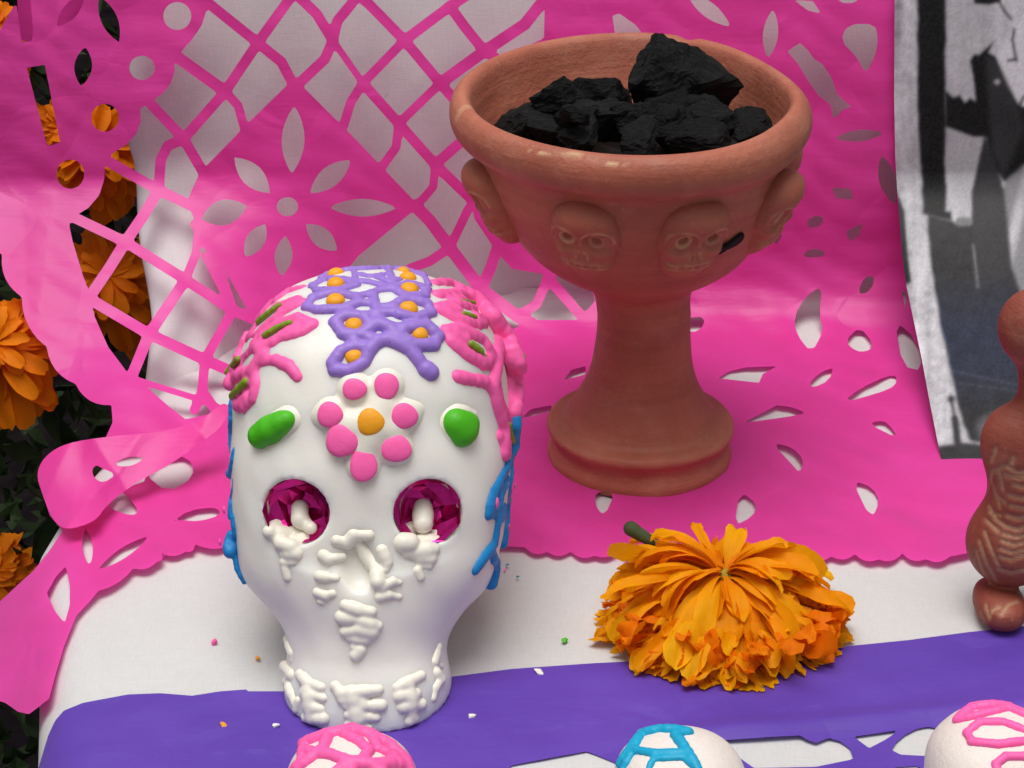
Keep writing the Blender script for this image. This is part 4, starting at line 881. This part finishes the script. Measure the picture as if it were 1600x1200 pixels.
paint([(1462, 697), (1508, 692), (1560, 700), (1800, 690), (1800, 760), (1462, 760)], .022+.02*n2, 2)
cl = soft(np.hypot((X-1560)/1.4, Y-670)-18, 12); val = val*(1-cl)+cl*(.12+.2*(n2-.4))
for _ in range(2):
    pv = np.pad(val, 1, mode='edge'); val = .5*val+.125*(pv[:-2, 1:-1]+pv[2:, 1:-1]+pv[1:-1, :-2]+pv[1:-1, 2:])
val = val*(1+.22*(np.random.default_rng(3).random(val.shape)-.5))+.012*np.random.default_rng(5).random(val.shape)
val = np.clip(val, .004, .75); blue = np.clip((Y-430)/80, 0, 1)*np.clip((650-Y)/80, 0, 1)*(val < .09)
rgb = np.stack([val*(1-.05*blue), val*(.98+.10*blue), val*1.04*(1+.75*blue)], -1).reshape(-1, 3)
o = obj('photo_print', Wp.reshape(-1, 3), grid_faces(len(gx), len(gy))[:, ::-1], M['print'], None, True, {'print': rgb}, Wp[0, -1])
setp(o, 'black and white photo print leaning against the backdrop, showing a dark jacket', 'photograph')

# ------------------------------------------------------------------ clay figurine at the right edge
GXc = 12.75; GYc = -12.9
def fig(x, y, z):
    x, y = x-GXc, y-GYc; sx = np.abs(x)
    b = ellip(x, y, z, (0, .1, 3.5), (1.30, 1.0, 2.1), 2.2)
    b = smin(b, ellip(sx, y, z, (.58, .1, 2.0), (1.1, 1.05, 1.15)), .35)
    b = smin(b, ellip(sx, y, z, (.90, .15, 4.75), (.68, .65, .85)), .5)
    b = smin(b, capsule(x, y, z, np.array([-.2, .2, 5.2]), np.array([-.62, .2, 7.0]), .40), .45)
    b = smin(b, ellip(x, y, z, (-.72, .1, 7.72), (.80, .78, .92)), .3)
    b = smin(b, ellip(sx, y, z, (.82, -.35, .48), (.60, .95, .46), 2.4), .16)
    return np.maximum(b, .06-z)
rib = [[(1556, 700), (1548, 722)], [(1570, 742), (1590, 748), (1612, 744)], [(1576, 774), (1598, 779), (1615, 774)], [(1574, 806), (1592, 811), (1612, 806)], [(1568, 834), (1588, 840), (1608, 836)], [(1564, 858), (1582, 864), (1600, 860)], [(1538, 830), (1550, 862), (1560, 885)], [(1524, 862), (1534, 895), (1545, 912)], [(1546, 800), (1562, 806)], [(1552, 765), (1562, 792)], [(1560, 890), (1580, 896), (1605, 890)], [(1565, 960), (1575, 945), (1590, 940)], [(1530, 955), (1536, 968)], [(1541, 770), (1550, 738), (1575, 728)], [(1548, 752), (1556, 775), (1570, 785)], [(1545, 790), (1556, 812), (1572, 822)], [(1560, 735), (1566, 765)], [(1540, 812), (1560, 830)], [(1583, 757), (1600, 762), (1615, 757)], [(1578, 790), (1600, 795), (1615, 790)], [(1570, 822), (1590, 828), (1610, 822)], [(1566, 845), (1585, 852), (1600, 848)], [(1562, 870), (1580, 875), (1600, 868)], [(1530, 845), (1540, 880), (1556, 910)], [(1575, 730), (1590, 740), (1600, 738)], [(1580, 725), (1584, 715)], [(1545, 965), (1552, 952), (1562, 948)], [(1540, 945), (1545, 965)]]
rs = []
for pl in rib:
    q = trace(fig, np.array([p[0] for p in dense(pl)]), np.array([p[1] for p in dense(pl)]), 40, 70, 200); rs += [(a, b) for a, b in zip(q[:-1], q[1:]) if np.linalg.norm(a-b) < .6]
rs += [(a*[-1, 1, 1]+[2*GXc, 0, 0], b*[-1, 1, 1]+[2*GXc, 0, 0]) for a, b in rs if max(a[0], b[0]) < GXc-.25]
def grooves(x, y, z):
    d = np.full(np.shape(x), 1e9)
    for a, b in rs: d = np.minimum(d, capsule(x, y, z, a, b, 0))
    return d
P, Q = nets(fig, (GXc-2.0, GYc-1.5, 0), (GXc+2.0, GYc+1.5, 9), .06, 2)
gd = grooves(*P.T); g = grad(fig, P); nrm = g/np.maximum(np.linalg.norm(g, axis=1), 1e-6)[:, None]
P = P-nrm*(.05*np.exp(-(gd/.05)**2))[:, None]
o = obj('clay_figurine', P, Q, M['clay_dark'], None, True, {'pale': .6*np.exp(-(gd/.045)**2)}, (GXc, GYc, 0))
setp(o, 'dark red clay figurine with scratched ribs standing at the right edge', 'figurine')

# ------------------------------------------------------------------ small sugar skulls along the front
def small_skull(px, py, wd, ztop, label, strokes, m, mname, yaw=0):
    c = on_z(np.array(float(px)), np.array(float(py)), ztop); r = wd/2; c = np.array([c[0], c[1]-.15*r, 0])
    def f(x, y, z):
        x, y = x-c[0], y-c[1]; k = r/1.35
        b = ellip(x, y, z, (0, .2*k, ztop-1.25*k), (1.35*k, 1.45*k, 1.25*k), 2.3)
        b = smin(b, ellip(x, y, z, (0, -.55*k, .55*k), (.75*k, .75*k, .8*k), 2.3), .3)
        for s in (-1, 1): b = smax(b, -ellip(x, y, z, (s*.5*k, -1.35*k, 1.25*k), (.3*k, .35*k, .3*k)), .06)
        return np.maximum(b+.02*np.sin(3*x+2*y)*np.sin(4*z), .09-z)
    t = thing('small_sugar_skull', (c[0], c[1], 0), label, 'sugar skull', 'small sugar skulls along the front')
    P, Q = nets(f, (c[0]-r-.3, c[1]-r-.5, 0), (c[0]+r+.3, c[1]+r+.6, ztop+.2), .06); obj('skull_body', P, Q, M['small_sugar'], t)
    pr = lambda q: trace(f, np.array([a[0] for a in q], float), np.array([a[1] for a in q], float), 30, 62, 250)
    icing_part(mname, strokes, m, t, pr, .04, .05, pxs=72)
    for s in (-1, 1):
        V = [(c[0]+s*.5*r/1.35+.26*r/1.35*math.cos(a)*q, c[1]-(1.18-.1*q)*r/1.35, 1.25*r/1.35+.26*r/1.35*math.sin(a)*q) for q in (.02, .6, 1) for a in np.linspace(0, 6.283, 12, endpoint=False)]
        obj('eye_foil', V, grid_faces(3, 12, True), M['foil'], t, False)
s4 = z4
small_skull(545, 1168, 2.75, 2.7, 'small sugar skull with pink icing net, in front of the large skull\'s chin',
  [(s4((200, 300), (290, 265), (400, 240), (480, 265), (560, 310), (620, 370), (640, 420)), 10), (s4((200, 310), (190, 370), (150, 420)), 8), (s4((200, 330), (310, 345), (390, 375), (480, 385), (560, 380), (620, 390)), 9), (s4((300, 270), (280, 320), (250, 345), (180, 400)), 9), (s4((400, 245), (370, 262), (430, 290), (470, 330), (440, 370), (390, 380), (400, 430)), 8), (s4((480, 270), (510, 320), (570, 350), (600, 380)), 8), (s4((390, 375), (330, 420)), 8), (s4((480, 385), (540, 430)), 8)], M['i_pink'], 'pink_icing')
s5 = lambda *p: Z((950, 950), 2.46, p)
small_skull(1066, 1163, 2.75, 2.7, 'small sugar skull with turquoise icing net, in front of the marigold',
  [(s5((50, 600), (90, 540), (130, 485), (200, 468), (260, 470), (310, 478)), 8), (s5((300, 478), (260, 490), (290, 530), (320, 580), (345, 620)), 8), (s5((90, 545), (180, 560), (270, 558), (310, 555)), 6.5), (s5((180, 565), (165, 600), (150, 640)), 5), (s5((130, 485), (100, 545), (60, 620)), 6), (s5((190, 580), (290, 575), (330, 610)), 5)], M['i_cyan'], 'turquoise_icing')
small_skull(1572, 1131, 2.95, 3.0, 'small sugar skull with looping pink icing at the lower right corner',
  [(s5((1345, 430), (1400, 385), (1480, 375), (1540, 385), (1620, 420)), 8.5), (s5((1360, 430), (1440, 410), (1520, 390)), 7), (s5((1600, 470), (1520, 440), (1430, 440), (1380, 480), (1400, 515), (1500, 525), (1620, 510)), 6.5), (s5((1620, 570), (1530, 570), (1490, 600), (1500, 650)), 6)], M['i_pink'], 'pink_icing')

# ------------------------------------------------------------------ sugar crumbs on the cloth
crumbs = [(335, 1002, 5, 'i_pink', 'tiny pink icing crumb on the white cloth left of the skull'), (403, 1028, 3.5, 'i_orange', 'tiny orange crumb on the white cloth beside the skull\'s jaw'), (348, 1132, 4, 'i_orange', 'tiny orange crumb on the purple paper at left'),
          (430, 1133, 4, 'cream', 'tiny white crumb on the purple paper left of the chin'), (738, 1119, 4.5, 'cream', 'tiny white crumb on the purple paper right of the chin'), (843, 1049, 5, 'cream', 'white crumb at the upper edge of the purple paper'), (883, 1000, 4, 'i_green', 'tiny green crumb on the white cloth left of the marigold'), (793, 882, 2.5, 'i_cyan', 'upper tiny teal crumb right of the skull'), (809, 901, 2.5, 'i_cyan', 'lower tiny teal crumb right of the skull')]
for i, (px, py, r, mm, lb) in enumerate(crumbs):
    c = on_z(np.array(float(px)), np.array(float(py)), .08); rr = r/65; P, Q = rock(c, (rr*1.2, rr*1.2, rr*.8), 300+i)
    o = obj('sugar_crumb', P, Q, M[mm], None, True, None, c); setp(o, lb, 'crumb', 'icing crumbs on the table')
print('petals', np_, 'objects', len(bpy.data.objects), 'tris', sum(len(o.data.loop_triangles) if o.type == 'MESH' else 0 for o in bpy.data.objects))
